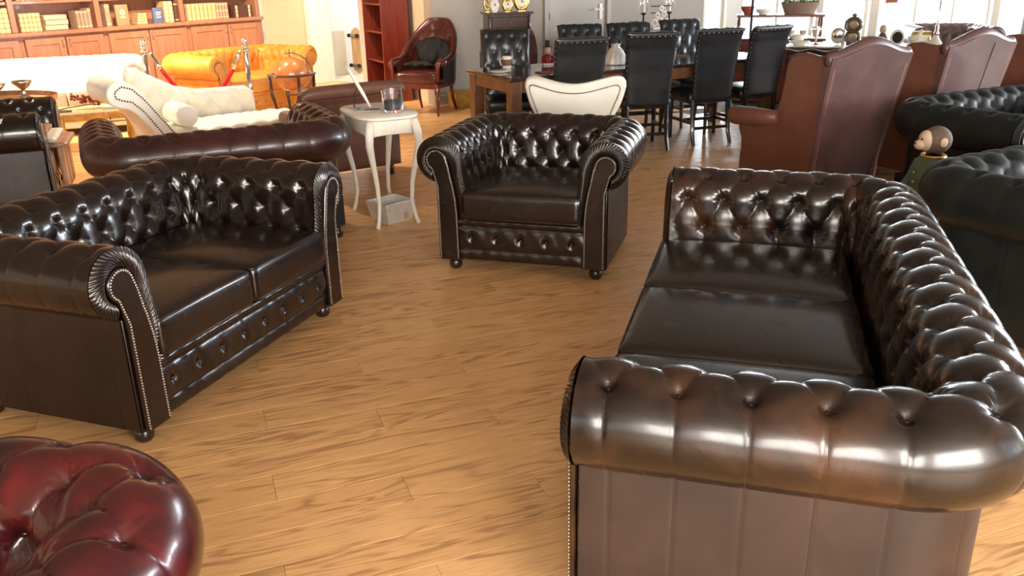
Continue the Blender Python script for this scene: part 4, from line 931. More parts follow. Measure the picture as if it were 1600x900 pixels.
for k in range(60):
    t_ = rs_.rand(); c_ = np.array((-.16+.26*t_, .02*math.sin(9*t_), .055+.09*(1-t_)*.9))+rs_.randn(3)*np.array((.022, .022, .022)); c_[2] = max(c_[2], .016); mb.ball(c_, .012+.006*rs_.rand(), 5, 3)
mb.build('petals', M['coral'], fl, smooth=True, kind='stuff'); MB().tube([(-.30, -.08, .006), (-.2, -.03, .02), (0, 0, .04), (.10, .03, .03)], .006, 6).build('stem', M['darkwood'], fl)
hs = MB().tube([(.07*math.cos(R(a)), .05*math.sin(R(a)), .008) for a in np.linspace(-130, 130, 20)], .008, 6).build('horseshoe', M['pewter'], smooth=True); place(hs, CT(.10, .20), .3); tag(hs, 'dark curved horseshoe lying at the left of the yellow coffee table', 'horseshoe')
bkk = MB().box((0, 0, .0125), (.27, .19, .025)).build('closed_book', M['paper'], bevel=.003); place(bkk, CT(.60, .22), .1); tag(bkk, 'pale closed book lying flat on the yellow coffee table', 'book')
# ---------------------------------------------------------------- tray table, goblets by the left edge
tt2 = thing('tray_table', 'copper-coloured oval tray table behind the black-brown armchair, carrying two goblets', 'table', (-4.22, 7.15, 0), 0)
P = []
for r_, z in ((.001, .655), (.93, .655), (.96, .66), (1, .70), (1.012, .70), (.98, .648), (.9, .643), (.001, .643)): P.append([(.50*r_*math.cos(a), .34*r_*math.sin(a), z) for a in np.linspace(0, 2*math.pi, 40, endpoint=False)])
MB().grid(P, close_v=True, flip=True).build('tray', plain('copper_tray', (.60, .33, .18), .3, .8, var=.2), tt2, smooth=40)
for a in (45, 135, 225, 315): MB().tube([(.30*math.cos(R(a)), .20*math.sin(R(a)), .645), (.33*math.cos(R(a)), .23*math.sin(R(a)), 0)], .018, 8).build('leg', M['darkwood'], tt2, smooth=True)
def goblet(label, loc, s=1):
    o = MB().lathe([(0, 0), (.05*s, 0), (.052*s, .008), (.02*s, .02), (.026*s, .035), (.014*s, .05), (.024*s, .065), (.055*s, .085), (.080*s, .115), (.090*s, .135), (.086*s, .137), (.06*s, .10), (.0, .075)], seg=22).build('goblet', M['tarnish'], smooth=True); o.location = loc; tag(o, label, 'goblet')
goblet('tarnished silver goblet bowl on the copper tray, left one', (-4.22, 7.18, .656), 1.05); goblet('tarnished silver goblet bowl on the copper tray, right one', (-4.08, 7.36, .656), .9)
fo = MB(); Gd = np.zeros((16, 16, 3))
for i, a in enumerate(np.linspace(-.10, .10, 16)):
    for j, b in enumerate(np.linspace(-.08, .08, 16)): Gd[i, j] = (a, b, .012+.014*math.sin(a*40+b*20)*math.cos(b*30))
fo.grid(Gd); o = fo.build('paper_sheet', M['paper'], smooth=True); sm_ = o.modifiers.new('thick', 'SOLIDIFY'); sm_.thickness = .003; place(o, (-3.27, 5.36, .748), .3); tag(o, 'crumpled pale paper lying on the near arm of the black-brown armchair', 'paper')
# left armchair: seat glare built as pale layers, tan folded leather in front
lf = thing('glare_layers_and_leather', 'pale glare layers and tan folded leather on the black-brown armchair seat at the left edge', 'leather', (-3.304, 6.172, 0), R(110.5))
for k in range(4): MB().rbox((.01*k, .03+.045*k, .500+.034*k), (.52, .34-.05*k, .034), r=.016, n=(10, 6, 3), crown=.004).build('glare_layer', M['cream' if k % 2 else 'tan'], lf, smooth=True, weld=True, label=('pale' if k % 2 else 'tan')+' layer of banded seat glare')
for k in range(3): MB().rbox((-.16+.17*k, -.075, .335), (.16, .035, .33), r=.015, n=(5, 3, 8), crown=0).build('hanging_fold', M['tan'], lf, smooth=True, weld=True)
# ---------------------------------------------------------------- white side table
SA = math.atan2(.454, .891)
st = thing('side_table', 'small white painted side table with curved legs beside the brown loveseat', 'side table', (-.865, 5.735, 0), SA)
def sup(a, rx, ry, n=3.2): c, s = math.cos(a), math.sin(a); return (rx*math.copysign(abs(c)**(2/n), c), ry*math.copysign(abs(s)**(2/n), s))
P = []
for k, z in ((.001, .735), (.97, .735), (1, .728), (1, .716), (.96, .708), (.001, .708)): P.append([(sup(a, .215*k, .335*k)[0], sup(a, .215*k, .335*k)[1], z) for a in np.linspace(0, 2*math.pi, 56, endpoint=False)])
MB().grid(P, close_v=True, flip=True).build('table_top', M['white_wood'], st, smooth=40)
P = []
for k, z in ((1, .709), (1, .60), (.97, .595), (.93, .60), (.93, .709)): P.append([(sup(a, .175*k, .295*k, 4)[0], sup(a, .175*k, .295*k, 4)[1], z+(0 if z > .65 else .018*abs(math.cos(2*a)))) for a in np.linspace(0, 2*math.pi, 56, endpoint=False)])
MB().grid(P, close_v=True, flip=True).build('apron', M['white_wood'], st, smooth=40)
for sx in (-1, 1):
    for sy in (-1, 1): MB().tube([(sx*.150, sy*.265, .70), (sx*.163, sy*.282, .62), (sx*.168, sy*.288, .55), (sx*.145, sy*.262, .42), (sx*.122, sy*.240, .28), (sx*.115, sy*.235, .15), (sx*.130, sy*.250, .05), (sx*.145, sy*.265, 0)], [.026, .029, .026, .020, .016, .014, .013, .016], 8).build('leg', M['white_wood'], st, smooth=True)
def ST(a, b, z=.7355): v = Vector((-.865, 5.735, z)); x, y = rot2(a, b, SA); return (v.x+x, v.y+y, z)
cg = thing('candle_glass', 'thick clear glass tumbler half filled with dark grey candle wax on the white side table', 'candle', ST(.05, -.165), 0)
MB().lathe([(.0, 0), (.060, 0), (.064, .006), (.073, .145), (.067, .145), (.058, .020), (0, .018)], seg=32).build('glass', M['glass'], cg, smooth=40)
MB().lathe([(0, .0185), (.0575, .0205), (.0615, .082), (0, .083)], seg=32).build('wax', M['smoke'], cg, smooth=40)
MB().tube([(0, 0, .08), (.002, 0, .115)], .0025, 5).build('wick', M['ivory'], cg)
for k, (a, b, rz_, lb) in enumerate(((-.07, .10, .4, 'printed leaflet lying on the white side table, lower one'), (-.03, .03, .1, 'printed leaflet on top of another on the white side table'))):
    o = MB().box((0, 0, .001+.0025*k), (.21, .15, .002)).build('leaflet', M['paper'], bevel=.0005); place(o, ST(a, b), SA+rz_+1.2); tag(o, lb, 'leaflet'); MB().box((-.03, .0, .0025+.0025*k), (.07, .10, .001)).build('picture_print', M['taupe'] if k else M['pewter'], o)
qp = thing('quill_pen', 'long white quill-like pen leaning in its holder on the white side table', 'pen', ST(-.02, .09, .742), 0)
MB().tube([(0, 0, 0), (-.045, .01, .09), (-.115, .03, .215), (-.15, .04, .27)], [.005, .013, .012, .006], 8).build('shaft', M['ivory'], qp, smooth=True); MB().tube([(-.11, .0, -.005), (-.10, .01, .09), (-.075, .016, .14)], .004, 6).build('holder', M['dark'], qp)
bs = thing('silver_basket', 'embossed silver square basket on the floor under the white side table', 'basket', (-.81, 5.66, 0), SA+.3)
bb_ = MB(); wv = .125
P = [[(sx*wv*k, sy*wv*k*.9, z) for sx, sy in ((-1, -1), (0, -1), (1, -1), (1, 0), (1, 1), (0, 1), (-1, 1), (-1, 0))] for k, z in ((.80, .0), (1.02, .135), (.86, .135), (.70, .02), (.001, .018))]
MB().grid(P, close_v=True, flip=True).build('body', M['silver'], bs, smooth=False); MB().tube([(sx*wv*.95, sy*wv*.85, .135) for sx, sy in ((-1, -1), (1, -1), (1, 1), (-1, 1))], .009, 6, closed=True).build('rim', M['silver'], bs)
tg_ = MB().box((.02, -.135, .05), (.03, .004, .05)).build('price_tag', M['crate'], bs, label='small brown card tag')
# ---------------------------------------------------------------- doorway things
def SR(s, o, z=.025): return dw(s, o, z)
cb = MB().box((0, 0, .34), (.55, .03, .68)).build('cardboard_sheet', plain('beige_board', (.60, .53, .42), .8), bevel=.003); v = SR(hs0-.46, .58); cb.location = v; cb.rotation_euler = (R(0), 0, da+R(90)); tag(cb, 'beige board leaning against the white wall inside the doorway', 'board')
sk_ = thing('skateboard', 'wooden skateboard standing on its end inside the white doorway', 'skateboard', SR(hs0-.36, 1.0)[:], R(-38))
Gp = []
for z in np.linspace(0, .72, 24):
    w_ = .10*math.sqrt(max(.02, 1-max(0, abs(z-.36)-.26)**2/.0102)); yy = .02*max(0, abs(z-.36)-.24)/.12; Gp.append([(-w_, yy, z), (w_, yy, z), (w_, yy+.012, z), (-w_, yy+.012, z)])
MB().grid(Gp, close_v=True).build('deck', M['crate'], sk_, smooth=30)
for z in (.13, .60):
    tk = MB().beam((-.07, -.045, z), (.07, -.045, z), .022, .022).beam((0, 0, z), (0, -.05, z), .04, .04).build('truck', M['tarnish'], sk_)
    for sx in (-1, 1): MB().lathe([(.001, -.02), (.028, -.02), (.030, -.01), (.030, .01), (.028, .02), (.001, .02)], (sx*.092, -.045, z), 16, axis='x').build('wheel', M['dark'], tk, smooth=40)
# ---------------------------------------------------------------- mahogany shelf unit
mc = thing('shelf_unit', 'deep red mahogany shelf unit seen from its side, behind the tub chair', 'shelf unit', (-1.56, 11.54, 0), RA-math.pi/2)
w_, d_, h_ = .72, .36, 2.1
for sx in (-1, 1): MB().box((sx*(w_/2-.012), 0, h_/2), (.024, d_, h_)).build('side_panel', M['mahogany'], mc, bevel=.003)
for z in (.06, .50, .86, 1.2, 1.6, 2.08): MB().box((0, .01, z), (w_-.05, d_-.03, .024)).build('shelf', M['mahogany'], mc, bevel=.002)
MB().box((0, d_/2-.006, h_/2), (w_-.05, .01, h_-.02)).build('back_board', M['mahogany'], mc); MB().box((0, -.01, .03), (w_-.01, d_+.03, .06)).build('plinth', M['mahogany'], mc, bevel=.004)
# ---------------------------------------------------------------- yellow box, crates under the table
yb = thing('painted_box', 'worn yellow painted box on the floor behind the tub chair', 'box', (-.42, 10.82, 0), RA)
MB().box((0, 0, .08), (.60, .24, .16)).build('body', M['yellow_paint'], yb, bevel=.006); MB().box((0, 0, .175), (.62, .26, .03)).build('lid', M['yellow_paint'], yb, bevel=.005)
for k, (a, b, lb) in enumerate(((.50, .40, 'pale wooden crate with a cloth on top under the left end of the dining table'), (.95, .62, 'second pale wooden crate further right under the dining table'))):
    v = TP(a, b); cr = thing('crate', lb, 'crate', v[:], RA)
    for z in (.05, .14, .23): 
        for sy in (-1, 1): MB().box((0, sy*.15, z), (.40, .015, .075)).build('slat', M['crate'], cr)
        for sx in (-1, 1): MB().box((sx*.195, 0, z), (.015, .29, .075)).build('slat', M['crate'], cr)
    MB().box((0, 0, .012), (.38, .28, .02)).build('base', M['crate'], cr)
    MB().rbox((0, 0, .275), (.40, .30, .06), r=.028, n=(8, 8, 3), crown=.015).build('cloth', M['cream'], cr, smooth=True, weld=True)
# ---------------------------------------------------------------- writing cabinet with clocks
wc = thing('writing_cabinet', 'dark wood roll-top writing cabinet with a drawer on top, against the grey wall', 'cabinet', (.02, 10.36, 0), RA-R(14))
MB().box((0, .02, .37), (.60, .46, .74)).build('body', M['darkwood'], wc, bevel=.006)
sp_ = [(-.22, .74), (-.20, .82), (-.12, .93), (.0, 1.0), (.12, 1.02), (.23, 1.02), (.23, .74)]
MB().prism(sp_[::-1], lambda y, z: (-.29, y, z), lambda y, z: (.29, y, z)).build('roll_top', M['darkwood'], wc, smooth=50)
MB().box((0, .08, 1.115), (.50, .30, .19)).build('upper_case', M['darkwood'], wc, bevel=.005); dwr = MB().box((0, -.078, 1.11), (.42, .02, .13)).build('drawer', M['darkwood'], wc, bevel=.006)
MB().ball((0, -.095, 1.11), .012, 8, 6).build('knob', M['brass'], dwr, smooth=True); MB().box((0, .07, 1.22), (.56, .36, .025)).build('top_board', M['darkwood'], wc, bevel=.006)
for sx in (-1, 1): MB().lathe([(.014, 0), (.02, .03), (.012, .06), (.018, .1), (.012, .14), (.018, .17)], (sx*.235, -.085, 1.025), 10).build('turned_column', M['darkwood'], wc, smooth=True)
wc.scale = (1, 1, .91)
def WC(x, y, z): a, b = rot2(x, y, RA-R(14)); return (.02+a, 10.36+b, z*.91)
def clock(label, loc, rz, w, h, fm, rim, name='mantel_clock', cat='clock'):
    c_ = thing(name, label, cat, loc, rz); m = MB()
    n = 28; P = [[(r_*w/2*math.cos(a)*(1+.07*math.cos(6*a)*(k == 1)), y, h/2+r_*h/2*math.sin(a)*(1+.07*math.cos(6*a)*(k == 1))) for a in np.linspace(0, 2*math.pi, n, endpoint=False)] for k, (r_, y) in enumerate(((1, .02), (1.0, -.01), (.72, -.026), (.62, -.018), (.001, -.018)))]
    m.grid(P, close_v=True, flip=True); m.grid([[p for p in P[0]], [(0, .02, h/2)]*n], close_v=True); m.build('frame', rim, c_, smooth=True)
    MB().lathe([(.001, -.021), (.30*w, -.021), (.31*w, -.016)], (0, 0, h/2), 20, axis='y').build('dial', fm, c_, smooth=False)
    hd_ = MB().box((0, -.024, h/2+.09*h), (.008, .003, .2*h)).box((.06*w, -.024, h/2), (.15*w, .003, .008)).build('clock_hands', M['dark'], c_)
    MB().box((0, .01, .008), (w*.5, .05, .016)).build('foot', rim, c_); return c_
a_ = RA-R(14)
clock('small pale oval clock on the dark writing cabinet, left one', WC(-.16, -.01, 1.2335), a_, .11, .15, M['ivory'], M['ivory']); clock('pale oval clock on the writing cabinet, between its two neighbours', WC(-.01, -.02, 1.2335), a_, .13, .16, M['ivory'], M['gold']); clock('square-looking gilt clock on the writing cabinet, right one', WC(.17, .03, 1.2335), a_, .18, .21, M['ivory'], M['gold'])
fr_ = clock('gilt ornamental frame at the left end of the writing cabinet top', WC(-.22, .10, 1.2335), a_, .10, .20, M['paper'], M['gold'], 'picture_frame', 'frame')
# ---------------------------------------------------------------- things on the dining table
TZ = .7400
mg = thing('mug', 'white mug with a printed band standing on the dining table', 'mug', TP(.33, .70, TZ)[:], 2.6)
MB().lathe([(0, 0), (.040, 0), (.042, .004), (.043, .105), (.039, .105), (.037, .008), (0, .006)], seg=22).build('cup', M['ivory'], mg, smooth=40); MB().tube([(.042, 0, .085), (.066, 0, .085), (.074, 0, .06), (.066, 0, .03), (.042, 0, .025)], .006, 8).build('handle', M['ivory'], mg, smooth=True)
MB().lathe([(.0436, .025), (.0438, .08)], seg=22).build('print', M['taupe'], mg, smooth=True)
sc = MB().lathe([(0, 0), (.055, 0), (.085, .012), (.083, .016), (.05, .006), (0, .005)], seg=24).build('saucer', M['ivory'], smooth=True); sc.location = TP(.12, .45, TZ); tag(sc, 'white saucer near the left end of the dining table', 'saucer')
cs = MB().box((0, 0, .004), (.12, .12, .008)).build('coaster', M['taupe'], bevel=.002); place(cs, TP(.42, .17, TZ)[:], RA); tag(cs, 'small brown coaster beside the leftmost near dining chair', 'coaster')
nt_ = thing('top_hat_figurine', 'small red figurine with black top hat standing on the dining table', 'figurine', TP(.78, .74, TZ)[:], 0)
MB().lathe([(0, 0), (.055, 0), (.056, .02), (.048, .03), (.050, .06), (.034, .095), (.018, .105)], seg=18).build('body', M['dull_red'], nt_, smooth=True); MB().lathe([(.018, .10), (.028, .115), (.031, .14), (.026, .165), (.0, .172)], seg=14).build('head', M['face'], nt_, smooth=True)
MB().lathe([(.0, .166), (.055, .168), (.055, .172), (.028, .175), (.026, .225), (.030, .232), (0, .234)], seg=18).build('hat', M['dark'], nt_, smooth=40)
mb = MB(); mb.tube([(-.045, -.01, .085), (-.06, -.02, .05), (-.05, -.035, .02)], .012, 8); mb.tube([(.045, -.01, .085), (.06, -.02, .05), (.05, -.035, .02)], .012, 8); mb.build('arms', M['dull_red'], nt_, smooth=True)
MB().box((0, -.03, .008), (.10, .09, .016)).build('foot', M['ivory'], nt_, bevel=.003)
nt_.scale = (.85, .85, .95)
cy = thing('crystal_lamp', 'ribbed crystal bell-shaped glass on the dining table between two near chairs', 'glassware', TP(1.30, .38, TZ)[:], 0)
P = [[(r_*(1+.05*math.cos(12*a))*math.cos(a), r_*(1+.05*math.cos(12*a))*math.sin(a), z) for a in np.linspace(0, 2*math.pi, 48, endpoint=False)] for r_, z in ((.001, .0), (.11, .0), (.115, .01), (.10, .06), (.06, .13), (.035, .16), (.045, .18), (.001, .185))]
MB().grid(P, close_v=True, flip=True).build('bell', M['silver'], cy, smooth=True)
nk = MB().box((0, 0, .006), (.30, .20, .012)).build('placemat', M['taupe'], bevel=.002); place(nk, TP(2.1, .62, TZ)[:], RA); tag(nk, 'brown placemat on the dining table seen between two near chairs', 'placemat')
# ---------------------------------------------------------------- cabinet with hurricane lamps
hc2 = thing('low_cabinet', 'grey painted low cabinet behind the far dining chairs carrying lamps and ornaments', 'cabinet', (1.98, 11.42, 0), RA)
MB().box((0, 0, .40), (1.0, .36, .80)).build('body', M['door'], hc2, bevel=.005); MB().box((0, 0, .815), (1.06, .40, .03)).build('top_board', M['door'], hc2, bevel=.005)
for sx in (-1, 1): dd_ = MB().box((sx*.245, -.185, .41), (.46, .015, .70)).build('door', M['door'], hc2, bevel=.004); MB().ball((sx*.05, -.20, .45), .012, 8, 5).build('knob', M['pewter'], dd_, smooth=True)
def HC(x, y, z=.831): a, b = rot2(x, y, RA); return (1.98+a, 11.42+b, z)
for k, (x, lb) in enumerate(((-.28, 'tall glass hurricane lamp on a black post, left one of two'), (.12, 'tall glass hurricane lamp on a black post, right one of two'))):
    hl = thing('hurricane_lamp', lb, 'candle lamp', HC(x, 0), 0)
    MB().lathe([(0, 0), (.05, 0), (.05, .01), (.012, .02), (.010, .17), (.035, .19), (.035, .20), (0, .205)], seg=16).build('stand', M['dark'], hl, smooth=40)
    MB().lathe([(.040, .205), (.062, .25), (.066, .34), (.058, .42), (.054, .42), (.062, .34), (.058, .25), (.036, .207)], seg=22).build('glass_shade', M['pane'], hl, smooth=True); MB().tube([(0, 0, .205), (0, 0, .31)], .02, 10).build('candle', M['ivory'], hl, smooth=40)
sco = thing('scroll_ornament', 'white pierced scroll ornament between the two hurricane lamps', 'ornament', HC(-.08, -.10), RA); mb = MB()
for k, (x, z, r_) in enumerate(((-.10, .08, .045), (-.02, .09, .055), (.08, .08, .045), (-.06, .17, .035), (.04, .18, .035), (.0, .25, .03))): mb.tube([(x+r_*math.cos(a)*(1-.04*a), 0, z+r_*math.sin(a)*(1-.04*a)) for a in np.linspace(0, 8, 26)], .009, 6)
mb.build('scrolls', M['ivory'], sco, smooth=True); MB().box((0, 0, .015), (.30, .08, .03)).build('base', M['ivory'], sco, bevel=.004); MB().box((0, .01, .20), (.30, .015, .012)).box((0, .01, .28), (.30, .015, .012)).build('rails', M['dark'], sco)
gp = MB().lathe([(0, 0), (.04, 0), (.05, .05), (.035, .08), (.045, .09), (0, .095)], seg=14).build('gilt_pot', M['gold'], smooth=True); gp.location = HC(.30, -.05); tag(gp, 'small gilt pot at the right end of the grey low cabinet', 'pot')
wr_ = thing('wire_rack', 'small dark wire rack left of the hurricane lamps', 'rack', HC(-.44, -.06), RA); mb = MB()
for z in (.02, .10): mb.tube([(-.05, -.05, z), (.06, -.05, z), (.06, .05, z), (-.05, .05, z)], .004, 5, closed=True)
for x, y in ((-.05, -.05), (.06, -.05), (.06, .05), (-.05, .05)): mb.tube([(x, y, 0), (x, y, .12)], .004, 5)
mb.build('wires', M['dark'], wr_)
# ---------------------------------------------------------------- two-tier sideboard with planter
sb = thing('sideboard', 'reddish two-tier sideboard by the window behind the rightmost dining chair', 'sideboard', (3.28, 10.72, 0), R(-14))
MB().box((0, 0, .36), (1.0, .40, .72)).build('body', M['mahogany'], sb, bevel=.006); MB().box((0, 0, .735), (1.06, .44, .03)).build('lower_top', M['mahogany'], sb, bevel=.005); MB().box((0, .03, 1.0), (1.0, .34, .028)).build('upper_shelf', M['mahogany'], sb, bevel=.005)
for x in (-.47, .47):
    for y in (-.10, .17): MB().lathe([(.014, 0), (.02, .05), (.012, .10), (.02, .16), (.012, .22), (.016, .236)], (x, y, .75), 10).build('turned_column', M['mahogany'], sb, smooth=True)
def SB(x, y, z): a, b = rot2(x, y, R(-14)); return (3.28+a, 10.72+b, z)
pl_ = thing('trough_planter', 'long brown trough planter with green and white plants on the sideboard', 'planter', SB(.22, .02, 1.0145), R(-14))
P = [[(rx*math.cos(a), ry*math.sin(a), z) for a in np.linspace(0, 2*math.pi, 26, endpoint=False)] for rx, ry, z in ((.001, .001, 0), (.17, .08, 0), (.215, .105, .115), (.225, .112, .135), (.205, .10, .13), (.001, .001, .11))]
MB().grid(P, close_v=True, flip=True).build('pot', plain('brown_clay', (.25, .17, .12), .7), pl_, smooth=40); mb = MB(); mw = MB()
for k in range(70): a = rs_.rand()*6.28; r_ = rs_.rand()**.5; (mb if k % 3 else mw).ball((.20*r_*math.cos(a), .09*r_*math.sin(a), .13+.03*rs_.rand()), (.022, .016, .012), 5, 3)
mb.build('leaves', M['leaf'], pl_, smooth=True, kind='stuff'); mw.build('blossoms', M['ivory'], pl_, smooth=True, kind='stuff')
def cup_(label, loc, r_, h_, mat='ivory', name='white_cup', cat='cup'):
    o = MB().lathe([(0, 0), (r_*.55, 0), (r_*.5, h_*.1), (r_*.9, h_*.6), (r_, h_), (r_*.92, h_), (r_*.8, h_*.55), (0, h_*.15)], seg=16).build(name, M[mat], smooth=True); o.location = loc; tag(o, label, cat); return o
for k in range(4): cup_('small white cup on the lower tier of the reddish sideboard, %s of four' % od[k], SB(-.12+.13*k, -.12, .7505), .042, .085)
cup_('wide white bowl on the upper shelf left of the trough planter', SB(-.20, -.02, 1.0145), .09, .06, name='white_bowl', cat='bowl'); cup_('red glass bowl at the left end of the sideboard shelf', SB(-.38, .02, 1.0145), .08, .09, 'coral', 'red_bowl', 'bowl')
jw = cup_('white jug on the lower tier at the right end of the sideboard', SB(.41, -.15, .7505), .05, .13, name='white_jug', cat='jug')
fp = thing('floor_lamp', 'thin black floor lamp pole rising behind the rightmost dining chair', 'floor lamp', (2.62, 9.55, 0), 0)
MB().lathe([(0, 0), (.13, 0), (.13, .015), (.02, .03), (.014, .05)], seg=20).build('base', M['dark'], fp, smooth=40); MB().tube([(0, 0, .04), (0, 0, 1.55)], .013, 8).build('pole', M['dark'], fp, smooth=True); MB().lathe([(.16, 1.50), (.10, 1.74), (.096, 1.74), (.156, 1.50)], seg=24).build('lamp_shade', M['ivory'], fp, smooth=True)
# ---------------------------------------------------------------- dark console with ornaments
KA = R(-25); KC = Vector((3.38, 8.36, 0))
kn = thing('console_table', 'dark console cabinet with a top whitened for glare, crowded with ornaments, behind the wing chairs', 'console', KC[:], KA)
MB().box((0, 0, .405), (1.34, .46, .81)).build('body', M['void'], kn, bevel=.006); MB().box((0, 0, .825), (1.42, .54, .03)).build('top_board', M['darkwood'], kn, bevel=.005)
Gd = np.zeros((40, 12, 3))
for i, a in enumerate(np.linspace(-.70, .70, 40)):
    for j, b in enumerate(np.linspace(-.27, .27, 12)): Gd[i, j] = (a, b-(.0 if j else .008), .846 if j else .815+.012*math.sin(a*25))
MB().grid(Gd).build('glare_sheet', M['ivory'], kn, smooth=True)  # white sheet laid on to stand for glare on the top
for x in (-.34, .34): d_ = MB().box((x, -.235, .42), (.62, .015, .70)).build('door', M['darkwood'], kn, bevel=.005); MB().ball((x-.25*np.sign(x), -.25, .46), .014, 8, 5).build('knob', M['brass'], d_, smooth=True)
def KP(x, y=0, z=.8475): a, b = rot2(x, y, KA); return (KC.x+a, KC.y+b, z)
cup_('shallow white dish at the left end of the crowded console', KP(-.58, -.08), .10, .035, name='white_dish', cat='dish'); cup_('clear-white bowl behind the shallow dish on the console', KP(-.62, .10), .07, .08, name='white_bowl', cat='bowl')
ck = thing('cake_stand', 'two-tier pewter cake stand on the console, left of the double oval frame', 'cake stand', KP(-.44, .0), 0)
MB().lathe([(0, 0), (.05, 0), (.01, .012), (.01, .05), (.075, .055), (.075, .062), (.01, .065), (.01, .13), (.055, .135), (.055, .141), (.008, .145), (.006, .17), (0, .172)], seg=20).build('tiers', M['tarnish'], ck, smooth=40)
sh_ = thing('silver_dish', 'upright oval silver dish with a tall spike behind the double oval frame', 'dish', KP(-.25, .08), KA); MB().ball((0, 0, .075), (.065, .012, .075), 18, 10).build('plate', M['chrome'], sh_, smooth=True); MB().tube([(.05, 0, .0), (.05, 0, .15), (.06, 0, .24)], [.02, .006, .002], 8).build('spike', M['chrome'], sh_, smooth=True)
df = thing('double_oval_frame', 'dark pewter double oval frame standing on the console', 'frame', KP(-.11, -.06), KA-.2)
for z, rx, rz_ in ((.075, .072, .07), (.185, .08, .075)):
    n = 28; P = [[(k*rx*math.cos(a), y, z+k*rz_*math.sin(a)) for a in np.linspace(0, 2*math.pi, n, endpoint=False)] for k, y in ((1, .015), (1.0, -.015), (.8, -.025), (.72, -.010), (.001, -.010))]; MB().grid(P, close_v=True, flip=True).build('oval', M['pewter'], df, smooth=True)
    MB().ball((0, -.011, z), (.05, .004, .047), 16, 6).build('pane', M['tarnish'], df, smooth=True)
MB().ball((0, 0, .272), (.022, .015, .018), 10, 6).build('crest', M['pewter'], df, smooth=True); MB().box((0, .02, .01), (.10, .07, .02)).build('foot', M['pewter'], df)
cup_('amber glass bowl just right of the double oval frame', KP(.03, .10), .075, .07, 'crate', 'amber_bowl', 'bowl')
def bust(label, loc, mat, hm, s=1, name='bust', cat='figurine'):
    b = thing(name, label, cat, loc, KA); MB().lathe([(0, 0), (.05*s, 0), (.045*s, .02*s), (.05*s, .06*s), (.03*s, .10*s), (.02*s, .115*s)], seg=16).build('body', M[mat], b, smooth=True); MB().ball((0, 0, .145*s), (.034*s, .036*s, .042*s), 14, 9).build('head', M[hm], b, smooth=True); return b
bust('small brown bust figurine on the console between bowl and black oval', KP(.15, 0), 'taupe', 'face')
bo_ = thing('black_oval_plaque', 'black oval plaque in a white surround on the console', 'plaque', KP(.28, -.03), KA)
n = 26; P = [[(k*.062*math.cos(a), y, .075+k*.072*math.sin(a)) for a in np.linspace(0, 2*math.pi, n, endpoint=False)] for k, y in ((1, .015), (1.0, -.015), (.75, -.022), (.70, -.010), (.001, -.010))]; MB().grid(P, close_v=True, flip=True).build('surround', M['ivory'], bo_, smooth=True); MB().ball((0, -.012, .075), (.044, .006, .052), 16, 6).build('oval', M['dark'], bo_, smooth=True)
hs_ = thing('white_horse_figurine', 'white porcelain animal figurine right of the black oval plaque', 'figurine', KP(.42, -.06), KA)
mb = MB(); mb.tube([(-.05, 0, .07), (0, 0, .075), (.035, 0, .085), (.05, 0, .12), (.055, 0, .14)], [.02, .026, .024, .016, .014], 10); mb.tube([(.05, 0, .14), (.075, 0, .125)], [.016, .009], 8)
for x in (-.045, .03):
    for y in (-.013, .013): mb.tube([(x, y, .07), (x, y, .0)], [.010, .006], 6)
mb.build('body', M['ivory'], hs_, smooth=True)
gb = thing('gilt_casket', 'ornate gilt and ivory casket on the console, left of the tall candlestick', 'box', KP(.48, .10), KA)
MB().box((0, 0, .045), (.16, .11, .09)).build('body', M['ivory'], gb, bevel=.008); P = [[(x, .055*math.cos(a), .09+.035*math.sin(a)) for a in np.linspace(0, math.pi, 12)] for x in (-.08, .08)]; MB().grid(P, flip=True).build('lid', M['gold'], gb, smooth=True)
for x in (-.07, .07): MB().ball((x, -.056, .045), (.012, .006, .04), 8, 6).build('gilt_mount', M['gold'], gb, smooth=True)
cn = thing('tall_candlestick', 'tall slim silver candlestick with white cone base at the right end of the console', 'candlestick', KP(.60, -.06), 0)
MB().lathe([(0, 0), (.085, 0), (.07, .02), (.035, .07), (.02, .10)], seg=18).build('base', M['ivory'], cn, smooth=True); MB().lathe([(.02, .10), (.026, .12), (.014, .14), (.018, .18), (.007, .20), (.006, .42), (.014, .43), (.014, .46), (0, .465)], seg=12).build('stem', M['tarnish'], cn, smooth=True)
# dog statuette on the right, on its own plinth table beside the console
dp = thing('plinth_table', 'small round white-topped table at the right end of the dark console', 'table', (4.25, 7.98, 0), 0)
MB().lathe([(0, .0), (.17, 0), (.17, .02), (.04, .05), (.03, .70), (.08, .74), (.20, .75), (.20, .775), (0, .776)], seg=26).build('pedestal', M['ivory'], dp, smooth=40)
dg = thing('dog_statuette', 'tan seated dog statuette with dark muzzle beside the tall candlestick', 'figurine', (4.23, 7.98, .777), R(-120))
mb = MB(); mb.tube([(0, .06, .03), (0, .045, .09), (0, .0, .15), (0, -.03, .19)], [.055, .052, .038, .026], 14); mb.ball((0, -.05, .205), (.030, .036, .028), 14, 9)
for x in (-.022, .022): mb.tube([(x, -.02, .12), (x, -.035, .05), (x, -.045, .005)], [.014, .011, .012], 8)
for x in (-.04, .04): mb.ball((x, .03, .03), (.02, .05, .03), 10, 6)
mb.build('body', M['taupe'], dg, smooth=True); MB().ball((0, -.085, .197), (.016, .022, .014), 10, 6).build('muzzle', M['dark'], dg, smooth=True)
for x in (-.028, .028): MB().ball((x, -.04, .205), (.008, .014, .022), 8, 6).build('ear', M['dark'], dg, smooth=True)
